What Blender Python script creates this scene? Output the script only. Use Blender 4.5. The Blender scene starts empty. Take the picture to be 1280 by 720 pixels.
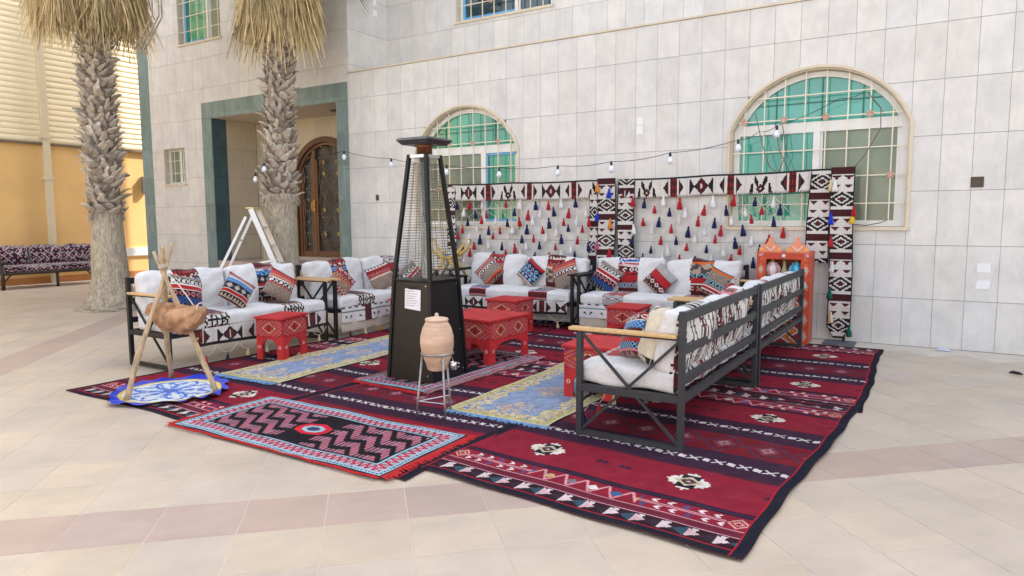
import bpy, bmesh, math, random
import numpy as np
from mathutils import Vector, Matrix
random.seed(7); RS = np.random.RandomState(5)
S = bpy.context.scene; COL = S.collection
PI = math.pi

# ------------------------------------------------------------------ camera
YAW, PIT, ROL = -0.559929552, 0.0996433391, -0.00431993488
def _basis():
    cy, sy = math.cos(YAW), math.sin(YAW)
    f = Vector((sy*math.cos(PIT), cy*math.cos(PIT), -math.sin(PIT)))
    r0 = Vector((cy, -sy, 0)); u0 = r0.cross(f)
    c, s = math.cos(ROL), math.sin(ROL)
    return f, c*r0 + s*u0, c*u0 - s*r0
FW, RT, UP = _basis(); CAM = Vector((0, 0, 1.55)); FPX = 867.57
cam = bpy.data.cameras.new('camera'); co = bpy.data.objects.new('camera', cam); COL.objects.link(co)
cam.sensor_width = 36; cam.lens = 36*FPX/1280; cam.clip_start = .05; cam.clip_end = 1000
m = Matrix((RT, UP, -FW)).transposed().to_4x4(); m.translation = CAM; co.matrix_world = m
S.camera = co
def proj(p):
    v = Vector(p) - CAM; z = v.dot(FW)
    if z < .1: return None
    return (640 + FPX*v.dot(RT)/z, 360 - FPX*v.dot(UP)/z, z)

# ------------------------------------------------------------------ sky, sun, exposure
SUN_EL, SUN_AZ = math.radians(45), math.radians(25)      # azimuth from +Y towards +X: the sun stands behind the villa
w = bpy.data.worlds.new('World'); S.world = w; w.use_nodes = True
nt = w.node_tree; bg = nt.nodes['Background']
sky = nt.nodes.new('ShaderNodeTexSky'); sky.sky_type = 'NISHITA'; sky.sun_disc = False
sky.sun_elevation = SUN_EL; sky.sun_rotation = SUN_AZ; sky.dust_density = 4; sky.air_density = .9; sky.ozone_density = .6
hs = nt.nodes.new('ShaderNodeHueSaturation'); hs.inputs['Saturation'].default_value = .42
nt.links.new(sky.outputs[0], hs.inputs['Color']); nt.links.new(hs.outputs[0], bg.inputs['Color'])
bg.inputs['Strength'].default_value = .15
sl = bpy.data.lights.new('sun', 'SUN'); sl.energy = 2.4; sl.angle = math.radians(.53); sl.color = (1, .93, .82)
so = bpy.data.objects.new('sun', sl); COL.objects.link(so)
sd = Vector((math.sin(SUN_AZ)*math.cos(SUN_EL), math.cos(SUN_AZ)*math.cos(SUN_EL), math.sin(SUN_EL)))
so.rotation_euler = (sd).to_track_quat('Z', 'Y').to_euler(); so.location = sd*60
S.view_settings.view_transform = 'Standard'; S.view_settings.look = 'None'; S.view_settings.gamma = 1
S.view_settings.exposure = 2.08
S.cycles.max_bounces = 8; S.cycles.diffuse_bounces = 4

# ------------------------------------------------------------------ helpers
def lin(c):
    return tuple((x/255/12.92 if x/255 <= .04045 else ((x/255+.055)/1.055)**2.4) for x in c)
def alb(r, g, b, k=.82): return tuple(x*k for x in lin((r, g, b)))
def A(*c): return np.array(alb(*c))

def mat(name, col=(.5,.5,.5), rough=.6, var=.12, scale=6, bump=0., bscale=80, metal=0, spec=.4, attr=False,
        stretch=None, col2=None, sheen=0, tint=0.0, dust=0):
    m = bpy.data.materials.new(name); m.use_nodes = True; n = m.node_tree.nodes; l = m.node_tree.links
    b = n['Principled BSDF']; b.inputs['Roughness'].default_value = rough; b.inputs['Metallic'].default_value = metal
    b.inputs['Specular IOR Level'].default_value = spec
    if sheen: b.inputs['Sheen Weight'].default_value = sheen
    tc = n.new('ShaderNodeTexCoord'); src = tc.outputs['Object']
    if stretch:
        mp = n.new('ShaderNodeMapping'); mp.inputs['Scale'].default_value = stretch; l.new(src, mp.inputs[0]); s2 = mp.outputs[0]
    else: s2 = src
    nz = n.new('ShaderNodeTexNoise'); nz.inputs['Scale'].default_value = scale; nz.inputs['Detail'].default_value = 5
    l.new(s2, nz.inputs['Vector'])
    mr = n.new('ShaderNodeMapRange'); mr.inputs['From Min'].default_value = .3; mr.inputs['From Max'].default_value = .7
    mr.inputs['To Min'].default_value = 1-var; mr.inputs['To Max'].default_value = 1+var*.7
    l.new(nz.outputs[0], mr.inputs[0])
    if attr:
        at = n.new('ShaderNodeAttribute'); at.attribute_name = 'Col'; base = at.outputs['Color']
        if dust:
            n2 = n.new('ShaderNodeTexNoise'); n2.inputs['Scale'].default_value = 3.2; n2.inputs['Detail'].default_value = 8; n2.inputs['Roughness'].default_value = .68; l.new(src, n2.inputs['Vector'])
            cr = n.new('ShaderNodeMapRange'); cr.inputs['From Min'].default_value = .38; cr.inputs['From Max'].default_value = .72; cr.inputs['To Min'].default_value = dust*.25; cr.inputs['To Max'].default_value = dust; l.new(n2.outputs[0], cr.inputs[0])
            mx = n.new('ShaderNodeMix'); mx.data_type = 'RGBA'; mx.inputs['B'].default_value = (.33,.27,.235,1)
            l.new(cr.outputs[0], mx.inputs['Factor']); l.new(base, mx.inputs['A']); base = mx.outputs['Result']
    else:
        rgb = n.new('ShaderNodeRGB'); rgb.outputs[0].default_value = (*col, 1); base = rgb.outputs[0]
        if col2:
            n2 = n.new('ShaderNodeTexNoise'); n2.inputs['Scale'].default_value = scale*.45; n2.inputs['Detail'].default_value = 6
            l.new(s2, n2.inputs['Vector'])
            cr = n.new('ShaderNodeMapRange'); cr.inputs['From Min'].default_value = .42; cr.inputs['From Max'].default_value = .62; l.new(n2.outputs[0], cr.inputs[0])
            mx = n.new('ShaderNodeMix'); mx.data_type = 'RGBA'; mx.inputs['B'].default_value = (*col2, 1)
            l.new(cr.outputs[0], mx.inputs['Factor']); l.new(base, mx.inputs['A']); base = mx.outputs['Result']
    if tint:
        oi = n.new('ShaderNodeObjectInfo'); m3 = n.new('ShaderNodeMapRange'); m3.inputs['To Min'].default_value = 1-tint; m3.inputs['To Max'].default_value = 1+tint
        l.new(oi.outputs['Random'], m3.inputs[0])
        mm = n.new('ShaderNodeMath'); mm.operation = 'MULTIPLY'; l.new(mr.outputs[0], mm.inputs[0]); l.new(m3.outputs[0], mm.inputs[1]); fac = mm.outputs[0]
    else: fac = mr.outputs[0]
    vm = n.new('ShaderNodeVectorMath'); vm.operation = 'SCALE'; l.new(base, vm.inputs[0]); l.new(fac, vm.inputs['Scale'])
    l.new(vm.outputs[0], b.inputs['Base Color'])
    if bump:
        bn = n.new('ShaderNodeTexNoise'); bn.inputs['Scale'].default_value = bscale; bn.inputs['Detail'].default_value = 3
        l.new(s2, bn.inputs['Vector'])
        bp = n.new('ShaderNodeBump'); bp.inputs['Strength'].default_value = bump; bp.inputs['Distance'].default_value = .01
        l.new(bn.outputs[0], bp.inputs['Height']); l.new(bp.outputs[0], b.inputs['Normal'])
    return m

def stone_mat(name, col, var, px, pz, axis='XZ', rough=.45, vein=(30, 30, 3.5), rot=0, warm=.03, spec=.4, streak=.06, origin=(0,0,0), blot=.9, soil=.06):
    """stone pieces: every piece its own tone (from its place in the grid) plus veins"""
    m = bpy.data.materials.new(name); m.use_nodes = True; n = m.node_tree.nodes; l = m.node_tree.links
    b = n['Principled BSDF']; b.inputs['Roughness'].default_value = rough; b.inputs['Specular IOR Level'].default_value = spec
    g = n.new('ShaderNodeNewGeometry')
    mp = n.new('ShaderNodeMapping'); mp.vector_type = 'TEXTURE'; mp.inputs['Rotation'].default_value = (0, 0, rot); mp.inputs['Location'].default_value = origin
    l.new(g.outputs['Position'], mp.inputs[0])
    dv = n.new('ShaderNodeVectorMath'); dv.operation = 'DIVIDE'; dv.inputs[1].default_value = px if isinstance(px, tuple) else (px, 1e6, pz)
    l.new(mp.outputs[0], dv.inputs[0])
    fl = n.new('ShaderNodeVectorMath'); fl.operation = 'FLOOR'; l.new(dv.outputs[0], fl.inputs[0])
    wn = n.new('ShaderNodeTexWhiteNoise'); wn.noise_dimensions = '3D'; l.new(fl.outputs[0], wn.inputs['Vector'])
    sep = n.new('ShaderNodeSeparateColor'); l.new(wn.outputs['Color'], sep.inputs[0])
    # offset the vein pattern per piece so that it does not run on from piece to piece
    sc = n.new('ShaderNodeVectorMath'); sc.operation = 'SCALE'; sc.inputs['Scale'].default_value = 7; l.new(wn.outputs['Color'], sc.inputs[0])
    ad = n.new('ShaderNodeVectorMath'); l.new(mp.outputs[0], ad.inputs[0]); l.new(sc.outputs[0], ad.inputs[1])
    vmp = n.new('ShaderNodeMapping'); vmp.inputs['Scale'].default_value = vein; l.new(ad.outputs[0], vmp.inputs[0])
    nz = n.new('ShaderNodeTexNoise'); nz.inputs['Scale'].default_value = 1; nz.inputs['Detail'].default_value = 6; nz.inputs['Roughness'].default_value = .6; nz.inputs['Distortion'].default_value = .6
    l.new(vmp.outputs[0], nz.inputs['Vector'])
    a = n.new('ShaderNodeMapRange'); a.inputs['To Min'].default_value = 1-var; a.inputs['To Max'].default_value = 1+var; l.new(sep.outputs[0], a.inputs[0])
    c = n.new('ShaderNodeMapRange'); c.inputs['From Min'].default_value = .3; c.inputs['From Max'].default_value = .7; c.inputs['To Min'].default_value = 1-streak; c.inputs['To Max'].default_value = 1+streak; l.new(nz.outputs[0], c.inputs[0])
    mu = n.new('ShaderNodeMath'); mu.operation = 'MULTIPLY'; l.new(a.outputs[0], mu.inputs[0]); l.new(c.outputs[0], mu.inputs[1])
    mx = n.new('ShaderNodeMix'); mx.data_type = 'RGBA'
    mx.inputs['A'].default_value = (col[0]*(1-warm*.4), col[1], col[2]*(1+warm), 1); mx.inputs['B'].default_value = (col[0]*(1+warm), col[1], col[2]*(1-warm*2.2), 1)
    n3 = n.new('ShaderNodeTexNoise'); n3.inputs['Scale'].default_value = blot; n3.inputs['Detail'].default_value = 7; n3.inputs['Roughness'].default_value = .62; l.new(mp.outputs[0], n3.inputs['Vector'])
    md = n.new('ShaderNodeMath'); md.operation = 'MULTIPLY_ADD'; md.inputs[1].default_value = .55; l.new(sep.outputs[1], md.inputs[0])
    m4 = n.new('ShaderNodeMath'); m4.operation = 'MULTIPLY'; m4.inputs[1].default_value = .45; l.new(n3.outputs[0], m4.inputs[0]); l.new(m4.outputs[0], md.inputs[2])
    l.new(md.outputs[0], mx.inputs['Factor'])
    so_ = n.new('ShaderNodeMapRange'); so_.inputs['From Min'].default_value = .35; so_.inputs['From Max'].default_value = .62; so_.inputs['To Min'].default_value = 1-soil; so_.inputs['To Max'].default_value = 1+soil*.4; l.new(n3.outputs[0], so_.inputs[0])
    mu2 = n.new('ShaderNodeMath'); mu2.operation = 'MULTIPLY'; l.new(mu.outputs[0], mu2.inputs[0]); l.new(so_.outputs[0], mu2.inputs[1])
    vm = n.new('ShaderNodeVectorMath'); vm.operation = 'SCALE'; l.new(mx.outputs['Result'], vm.inputs[0]); l.new(mu2.outputs[0], vm.inputs['Scale'])
    l.new(vm.outputs[0], b.inputs['Base Color'])
    bp = n.new('ShaderNodeBump'); bp.inputs['Strength'].default_value = .12; bp.inputs['Distance'].default_value = .004; l.new(nz.outputs[0], bp.inputs['Height']); l.new(bp.outputs[0], b.inputs['Normal'])
    return m

class MB:
    def __init__(s): s.v = []; s.f = []; s.c = []
    def add(s, vs, fs, col=None):
        o = len(s.v); s.v += [tuple(p) for p in vs]; s.f += [tuple(i+o for i in f) for f in fs]; s.c += [col]*len(fs); return s
    def box(s, x0, x1, y0, y1, z0, z1, col=None):
        return s.add([(x0,y0,z0),(x1,y0,z0),(x1,y1,z0),(x0,y1,z0),(x0,y0,z1),(x1,y0,z1),(x1,y1,z1),(x0,y1,z1)],
            [(0,3,2,1),(4,5,6,7),(0,1,5,4),(1,2,6,5),(2,3,7,6),(3,0,4,7)], col)
    def bar(s, p0, p1, w, h=None, up=(0,0,1), col=None):
        h = h or w; p0 = Vector(p0); p1 = Vector(p1); d = (p1-p0).normalized(); u = Vector(up)
        if abs(d.dot(u)) > .98: u = Vector((0,1,0))
        a = d.cross(u).normalized(); b = a.cross(d).normalized(); vs = []
        for p in (p0, p1):
            for (i, j) in ((-1,-1),(1,-1),(1,1),(-1,1)): vs.append(p + a*(i*w/2) + b*(j*h/2))
        return s.add(vs, [(0,1,2,3),(7,6,5,4),(0,4,5,1),(1,5,6,2),(2,6,7,3),(3,7,4,0)], col)
    def tube(s, path, r, n=8, col=None, cap=True):
        P = [Vector(p) for p in path]; k = len(P); rr = r if isinstance(r, (list, tuple)) else [r]*k; vs = []; fs = []
        ref = None
        for i, p in enumerate(P):
            d = (P[min(i+1,k-1)] - P[max(i-1,0)]).normalized()
            if ref is None:
                ref = Vector((0,0,1)) if abs(d.z) < .9 else Vector((1,0,0))
            a = d.cross(ref).normalized(); b = a.cross(d).normalized(); ref = b
            for j in range(n):
                t = 2*PI*j/n; vs.append(p + a*(math.cos(t)*rr[i]) + b*(math.sin(t)*rr[i]))
        for i in range(k-1):
            for j in range(n): fs.append((i*n+j, i*n+(j+1)%n, (i+1)*n+(j+1)%n, (i+1)*n+j))
        if cap: fs.append(tuple(range(n-1,-1,-1))); fs.append(tuple((k-1)*n+j for j in range(n)))
        return s.add(vs, fs, col)
    def lathe(s, prof, n=24, c=(0,0,0), col=None, cap=True):
        vs = []; fs = []; k = len(prof)
        for (r, z) in prof:
            for j in range(n): vs.append((c[0]+r*math.cos(2*PI*j/n), c[1]+r*math.sin(2*PI*j/n), c[2]+z))
        for i in range(k-1):
            for j in range(n): fs.append((i*n+j, i*n+(j+1)%n, (i+1)*n+(j+1)%n, (i+1)*n+j))
        if cap: fs.append(tuple(range(n-1,-1,-1))); fs.append(tuple((k-1)*n+j for j in range(n)))
        return s.add(vs, fs, col)
    def prism(s, poly, f0, f1, col=None):
        """poly: list of 2D points; f0, f1 map (a,b) to 3D for the two caps"""
        n = len(poly); vs = [f0(*p) for p in poly] + [f1(*p) for p in poly]
        fs = [tuple(range(n-1,-1,-1)), tuple(range(n,2*n))] + [(i,(i+1)%n,n+(i+1)%n,n+i) for i in range(n)]
        return s.add(vs, fs, col)
    def mesh(s, name, smooth=False):
        me = bpy.data.meshes.new(name); me.from_pydata(s.v, [], s.f)
        if any(c is not None for c in s.c):
            at = me.attributes.new('Col', 'FLOAT_COLOR', 'FACE'); arr = np.ones((len(s.f), 4), np.float32)
            for i, c in enumerate(s.c): arr[i,:3] = c if c is not None else (.5,.5,.5)
            at.data.foreach_set('color', arr.ravel())
        if smooth: me.polygons.foreach_set('use_smooth', np.ones(len(s.f), bool))
        me.update(); return me
    def build(s, name, m, parent=None, smooth=False, bevel=0, loc=None, rot=None, auto=None):
        me = s.mesh(name, smooth); me.materials.append(m)
        return link(name, me, parent, bevel, loc, rot)
def link(name, me, parent=None, bevel=0, loc=None, rot=None):
    o = bpy.data.objects.new(name, me); COL.objects.link(o)
    if parent is not None: o.parent = parent
    if loc is not None: o.location = loc
    if rot is not None: o.rotation_euler = rot
    if bevel:
        b = o.modifiers.new('bevel', 'BEVEL'); b.width = bevel; b.segments = 2; b.limit_method = 'ANGLE'
    return o
def np_mesh(name, V, F, C, m, smooth=False):
    V = np.asarray(V, np.float32); F = np.asarray(F, np.int32)
    me = bpy.data.meshes.new(name)
    me.vertices.add(len(V)); me.vertices.foreach_set('co', V.ravel())
    me.loops.add(F.size); me.loops.foreach_set('vertex_index', F.ravel())
    me.polygons.add(len(F)); me.polygons.foreach_set('loop_start', np.arange(0, F.size, 4, dtype=np.int32))
    if smooth: me.polygons.foreach_set('use_smooth', np.ones(len(F), bool))
    me.update(calc_edges=True)
    if C is not None:
        at = me.attributes.new('Col', 'FLOAT_COLOR', 'FACE'); a = np.ones((len(F), 4), np.float32); a[:,:3] = C
        at.data.foreach_set('color', a.ravel())
    me.materials.append(m); me.validate(); return me
def grid_faces(nu, nv):
    i = np.arange(nu)[:,None]; j = np.arange(nv)[None,:]; a = i*(nv+1)+j
    return np.stack([a, a+nv+1, a+nv+2, a+1], -1).reshape(-1, 4)
def cloth(name, nu, nv, pos, colf, m, thick=0, smooth=True):
    """woven sheet: pos(u,v)->xyz, colf(u,v)->rgb with u,v in 0..1; thick > 0 closes it into a slab along -normal z"""
    u = np.linspace(0,1,nu+1)[:,None]*np.ones((1,nv+1)); v = np.ones((nu+1,1))*np.linspace(0,1,nv+1)[None,:]
    V = np.stack(np.broadcast_arrays(*pos(u, v)), -1).reshape(-1,3); F = grid_faces(nu, nv)
    uc = ((np.arange(nu)+.5)/nu)[:,None]*np.ones((1,nv)); vc = np.ones((nu,1))*((np.arange(nv)+.5)/nv)[None,:]
    C = colf(uc, vc).reshape(-1,3)
    if thick is not None and np.any(thick):
        n0 = len(V); off = np.asarray(thick, float)
        V2 = V + (off if off.ndim else np.array([0,0,-float(off)])); V = np.vstack([V, V2])
        rim = [i*(nv+1) for i in range(nu+1)] + [nu*(nv+1)+j for j in range(1,nv+1)] + [i*(nv+1)+nv for i in range(nu-1,-1,-1)] + [j for j in range(nv-1,0,-1)]
        rim = np.array(rim); nx = np.roll(rim, -1)
        side = np.stack([nx, rim, rim+n0, nx+n0], -1)
        back = F[:, ::-1] + n0
        cs = np.full((len(side),3), C.mean(0)*.6)
        F = np.vstack([F, side, back]); C = np.vstack([C, cs, C])
    return np_mesh(name, V, F, C, m, smooth)

def thing(name, label, cat, loc=(0,0,0), rz=0, group=None, rot=None):
    o = bpy.data.objects.new(name, None); COL.objects.link(o); o.empty_display_size = .1
    o.location = loc; o.rotation_euler = rot or (0,0,rz); tag(o, label, cat, group); return o
def tag(o, label, cat, group=None):
    o['label'] = label; o['category'] = cat
    if group: o['group'] = group
    return o
def struct(o): o['kind'] = 'structure'; return o
def stuff(o): o['kind'] = 'stuff'; return o

# ------------------------------------------------------------------ woven pattern painters (numpy, face colours)
WHT = A(216,212,208); CRM = A(205,195,178); BLK = A(36,32,36); MAR = A(92,32,34); RED = A(172,38,44); NVY = A(28,34,66)
LBL = A(120,170,205); BLU = A(40,90,165); PNK = A(205,120,130); ORG = A(205,100,40); GRY = A(140,130,130); TAN = A(178,158,140)
def fill(C, mask, c): C[mask] = c
def bandpat(C, U, T, t0, t1, kind, *a):
    M = (T >= t0) & (T < t1); h = (t1-t0)/2; tc = (t0+t1)/2
    if kind == 's': fill(C, M, a[0])
    elif kind == 'd':
        bgc, c1, c2, p = a; x = (U % p) - p/2; d = np.abs(x)/(p/2) + np.abs(T-tc)/h
        fill(C, M, bgc); fill(C, M & (d < .88), c1); fill(C, M & (d < .5), c2); fill(C, M & (d < .22), bgc)
    elif kind == 't':
        b, f, p = a; x = np.abs(((U/p) % 1)-.5)*2; s = (T-t0)/(t1-t0); fill(C, M, b); fill(C, M & (x < s), f)
    elif kind == 'z':
        b, f, p, wd = a; x = np.abs(((U/p) % 1)-.5)*2; s = (T-t0)/(t1-t0); fill(C, M, b); fill(C, M & (np.abs(x-s) < wd), f)
    elif kind == 'c':
        b, f, p = a; k = (np.floor(U/p) + np.floor(T/p)) % 2 > 0; fill(C, M, b); fill(C, M & k, f)
    elif kind == 'x':
        b, f, p = a; q = np.floor(U/p).astype(int) % 2; x = ((U/p) % 1)-.5; s = (T-tc)/(2*h)
        fill(C, M, b); fill(C, M & (q == 0) & (np.abs(x) < .3) & (np.abs(s+.35*x) < .34), f)
        fill(C, M & (q == 1) & (np.abs(np.abs(x)-np.abs(s)) < .13), f)
def stripes(U, T, bands, base):
    C = np.empty(U.shape + (3,)); C[:] = base; t = 0
    for (wd, kind, *a) in bands:
        bandpat(C, U, T, t, t+wd, kind, *a); t += wd
    return C
def sadu(Sx, T, h, seed=0):
    """black, white and maroon Bedouin band: plain check blocks, bars and big diamonds"""
    C = np.empty(Sx.shape + (3,)); C[:] = WHT
    per = .78; q = np.floor(Sx/per).astype(int); p = Sx % per; t = (T/h)*2-1; at = np.abs(t)
    def tri(x0, x1, right):
        x = (p-x0)/(x1-x0); x = x if right else 1-x; return (p >= x0) & (p < x1) & (at < .92*(1-x))
    def dia(xc, wx, k=1.0): return np.abs(p-xc)/wx + at/.92 < k
    M = p < .095; fill(C, M, MAR); ck = ((np.floor(p/.016) + np.floor(T/.016)) % 3 == 0); fill(C, M & ck, BLK)
    fill(C, M & (np.floor(T/.055) % 2 == 0) & ((np.floor(p/.012)) % 3 == 0), A(150,50,35))
    fill(C, tri(.115,.19,True), BLK); fill(C, tri(.115,.15,True) & (at < .45), MAR)
    fill(C, tri(.675,.75,False), BLK); fill(C, tri(.715,.75,False) & (at < .45), MAR)
    xc = .4325
    odd = (q + seed) % 2 == 1
    fill(C, tri(.27,.345,True) & ~odd, BLK); fill(C, tri(.52,.595,False) & ~odd, BLK)
    fill(C, dia(xc,.1) & ~odd, BLK); fill(C, dia(xc,.07,.9) & ~odd, MAR); fill(C, dia(xc,.025,.5) & ~odd, WHT)
    tt = T/h
    y = 1-tt
    fill(C, odd & (tt > .3) & (np.abs(np.abs(p-xc)-.035-.06*(tt-.3)) < .026*np.sin(PI*np.clip((tt-.3)/.66,0,1))), BLK)
    fill(C, odd & (np.abs(p-xc)/.06 + np.abs(tt-.26)/.26 < 1), BLK); fill(C, odd & (np.abs(p-xc)/.06 + np.abs(tt-.26)/.26 < .62), MAR); fill(C, odd & (np.abs(p-xc)/.06 + np.abs(tt-.26)/.26 < .25), WHT)
    fill(C, odd & (tt < .55) & (np.abs(p-xc) > .095) & (np.abs(p-xc) < .15-.06*tt) & (tt < 1.6-8*np.abs(np.abs(p-xc)-.12)), BLK)
    fill(C, ((np.abs(p-.235) < .006) | (np.abs(p-.63) < .006)), A(200,196,192))
    fill(C, (tt < .1) & (p > .1) & (np.floor(p/.012) % 2 == 0), GRY)
    return C
def sadu_strip(Sx, T, h):
    """narrow hanging strip: two columns of small black motifs with check blocks across"""
    C = np.empty(Sx.shape + (3,)); C[:] = WHT; per = .52; p = Sx % per; x = T/h; col = np.abs(x-.5)
    k = (p % .105)/.105
    xi = np.abs((x*2) % 1 - .5)*2
    fill(C, (p > .1) & (xi < (1-k/.45)*.8) & (k < .45) , BLK)
    fill(C, (p > .1) & (xi < .22) & (k < .4), MAR)
    M = (p > .3) & (p < .48); d = col/.5 + np.abs(p-.39)/.09
    fill(C, M, WHT); fill(C, M & (d > .62) & (d < 1.0), BLK); fill(C, M & (d < .4), BLK); fill(C, M & (d < .24), MAR); fill(C, M & (d > 1.25), BLK)
    fill(C, p < .085, MAR); fill(C, (p < .085) & ((np.floor(p/.014)+np.floor(T/.014)) % 2 == 0), BLK)
    fill(C, (col < .02) & (p > .085), GRY); fill(C, col > .47, BLK)
    return C
KC = A(138,30,51); KM = A(102,34,54); KP = A(58,34,56); KN = A(26,28,44)
def kilim(U, V, W, L):
    C = np.empty(U.shape + (3,)); C[:] = KC; v = np.minimum(V, L-V)
    R = lambda a, b: (v >= a) & (v < b)
    fill(C, R(.07,.195), A(46,22,34))
    s = (v-.1325)/.055; x = (U % .145)/.145; hg = (np.abs(s) < np.where(x < .5, 1-2*x, 2*x-1)*1.0) & R(.08,.187)
    cs = [A(205,170,175), A(50,38,50), A(215,195,195), A(50,80,95)]
    q = np.floor(U/.0725).astype(int) % 4
    for i, c in enumerate(cs): fill(C, hg & (q == i), c)
    tri2 = (np.abs(x-.25) < .12*(s)) & R(.08,.187); fill(C, tri2, A(212,198,200))
    fill(C, R(.195,.203), A(205,150,160)); fill(C, R(.203,.285), KM); fill(C, R(.24,.246), KC*.6); fill(C, R(.279,.285), A(205,150,160))
    # figure band
    xm = np.abs(U-W/2); inz = xm < .36
    M = R(.29,.44) & inz; p = .15; zx = np.abs(((U-W/2)/p % 1)-.5)*2; s = (v-.29)/.15
    fill(C, M & (np.abs(zx-s) < .12), A(215,150,160))
    d = np.abs(((U-W/2+p/2)/p % 1)-.5)*2; dd = np.abs(((U-W/2)/p % 1)-.5)*.3/.15 + np.abs(s-.5)*2.2
    qc = np.floor((U-W/2)/p).astype(int) % 4
    for i, c in enumerate([A(225,210,205), A(50,100,150), A(205,170,120), A(120,110,120)]): fill(C, M & (dd < .55) & (qc == i), c)
    M = R(.29,.44) & ~inz & (xm < W/2-.18)
    fill(C, M & (np.abs(v-.358) < .0045), A(220,160,170)); fill(C, M & (np.abs(v-.376) < .0045), A(220,160,170))
    for vc, o in ((.322,0), (.408,.04)):
        cx = ((xm+o) % .088)/.088; ch = (np.abs(cx-.4-np.abs(v-vc)*12) < .14) & (np.abs(v-vc) < .02)
        qq = np.floor((xm+o)/.088).astype(int) % 3
        fill(C, M & ch & (qq != 1), A(228,215,215)); fill(C, M & ch & (qq == 1), A(50,85,140))
    e = W/2-.115; dd = np.abs(xm-e)/.06 + np.abs(v-.365)/.065
    fill(C, R(.29,.44) & (dd < 1) & (dd > .78), A(215,160,150)); fill(C, R(.29,.44) & (dd < .5) & (dd > .28), A(215,160,150))
    fill(C, R(.445,.51), A(44,26,50)); fill(C, R(.474,.48), KP*1.5)
    # medallions
    for f in (.26,.74):
        x = U-W*f; y = np.where(V < L/2, V, L-V)-.765; yq = np.round(y/.022)*.022; xq = np.round(x/.016)*.016; ax = np.abs(xq)/.155; ay = np.abs(yq)/.125
        ax = np.abs(xq)/.138; ay = np.abs(yq)/.142; shape = ax**1.05+ay**1.05 < 1.0
        fill(C, shape, KN); fill(C, shape & ((ax > .26+.35*ay) | (ay > .74)), A(222,214,204))
        d = np.abs(x)/.085 + np.abs(y)/.075; fill(C, d < 1.0, A(196,178,150)); fill(C, d < .62, KN); fill(C, d < .38, A(120,70,70)); fill(C, d < .16, A(220,210,210))
    for f in (.03,.46,.54,.97):
        x = U-W*f; y = np.abs(v-.765); fill(C, (np.abs(x) < .045) & (y < .012), KP); fill(C, (np.abs(np.abs(x)-.02) < .008) & (y < .026), KP)
    fill(C, R(.98,1.36), KP)
    b = np.zeros(U.shape, bool)
    T = v
    bandpat(C, U, T, 1.135, 1.205, 'x', KP, A(215,206,206), .08)
    fill(C, R(1.0,1.006), KC*.5); fill(C, R(1.34,1.346), KC*.5)
    # diamond band
    M = v >= 1.36; fill(C, M, A(118,24,40)); y = np.abs(V-L/2); p = .29; x = np.abs(((U-W/2)/p % 1)-.5)*p
    d = x/.13 + y/.165; fill(C, M & (np.abs(d-1.05) < .13), A(88,46,66)); fill(C, M & (d < .62), A(112,62,78)); fill(C, M & (d < .36), A(168,112,124)); fill(C, M & (d < .1), A(105,40,60))
    fill(C, v < .058, KN); fill(C, (v >= .058) & (v < .07), A(175,28,48))
    xe = np.minimum(U, W-U); fill(C, xe < .072, A(175,28,48)); fill(C, xe < .06, KN)
    n = RS.uniform(.88, 1.1, U.shape)[..., None]
    return C*n
def prayer(U, V, W, H):
    C = np.empty(U.shape + (3,)); C[:] = A(22,22,30); x = U-W/2; y = V-H/2; d = np.minimum(np.minimum(U, W-U), np.minimum(V, H-V)); ax = np.abs(x); ay = np.abs(y)
    s = np.where(W/2-ax < H/2-ay, y, x)
    lb = A(160,186,202)
    fill(C, (d > .015) & (d < .06), lb); fill(C, (d > .03) & (d < .045) & ((s/.03) % 1 < .5), A(24,26,40))
    fill(C, (d > .065) & (d < .15), A(160,176,192)); z = np.abs(((s/.06) % 1)-.5)*2; t = (d-.065)/.085
    fill(C, (d > .065) & (d < .15) & (np.abs(z-t) < .38), A(214,72,92)); fill(C, (d > .065) & (d < .15) & (np.abs(z-t) < .1), A(40,40,60))
    fill(C, (d > .155) & (d < .172), lb)
    f = d > .19; fx = ax-.2
    st = (ax % .036)/.036; m = f & (ax > .13)
    on = m & ((ay*1.15 + ax*.95) % .235 < .165)
    zt_ = np.abs(((ax-.13)/.26 % 1)-.5)*.2
    on = m & (((np.where(x > 0, y, -y))*.95 + ax*.55 + zt_ + .6) % .15 < .088)
    fill(C, on & (st < .5), A(196,84,104)); fill(C, on & (st >= .5) & (st < .74), A(112,152,165)); fill(C, on & (st >= .72), A(30,40,60))
    h = np.maximum(ax/.2*.75 + ay/.2*.5, ay/.13)
    cm = ax/.2 + ay/.24
    cm = np.maximum(ax/.17, ay/.1)*.6+cm*.55; fill(C, f & (cm < 1.15), A(22,22,30)); fill(C, f & (cm < .98), A(205,40,60)); fill(C, f & (cm < .62), A(160,188,202)); fill(C, f & (cm < .36), A(60,70,100))
    return C*RS.uniform(.85,1.12,U.shape)[...,None]
def vnoise(U, V, s, seed=0):
    r = np.random.RandomState(seed); g = r.rand(64,64); x = U/s % 63; y = V/s % 63; i = x.astype(int); j = y.astype(int); fx = x-i; fy = y-j
    fx = fx*fx*(3-2*fx); fy = fy*fy*(3-2*fy)
    return (g[i,j]*(1-fx)+g[i+1,j]*fx)*(1-fy)+(g[i,j+1]*(1-fx)+g[i+1,j+1]*fx)*fy
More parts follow.
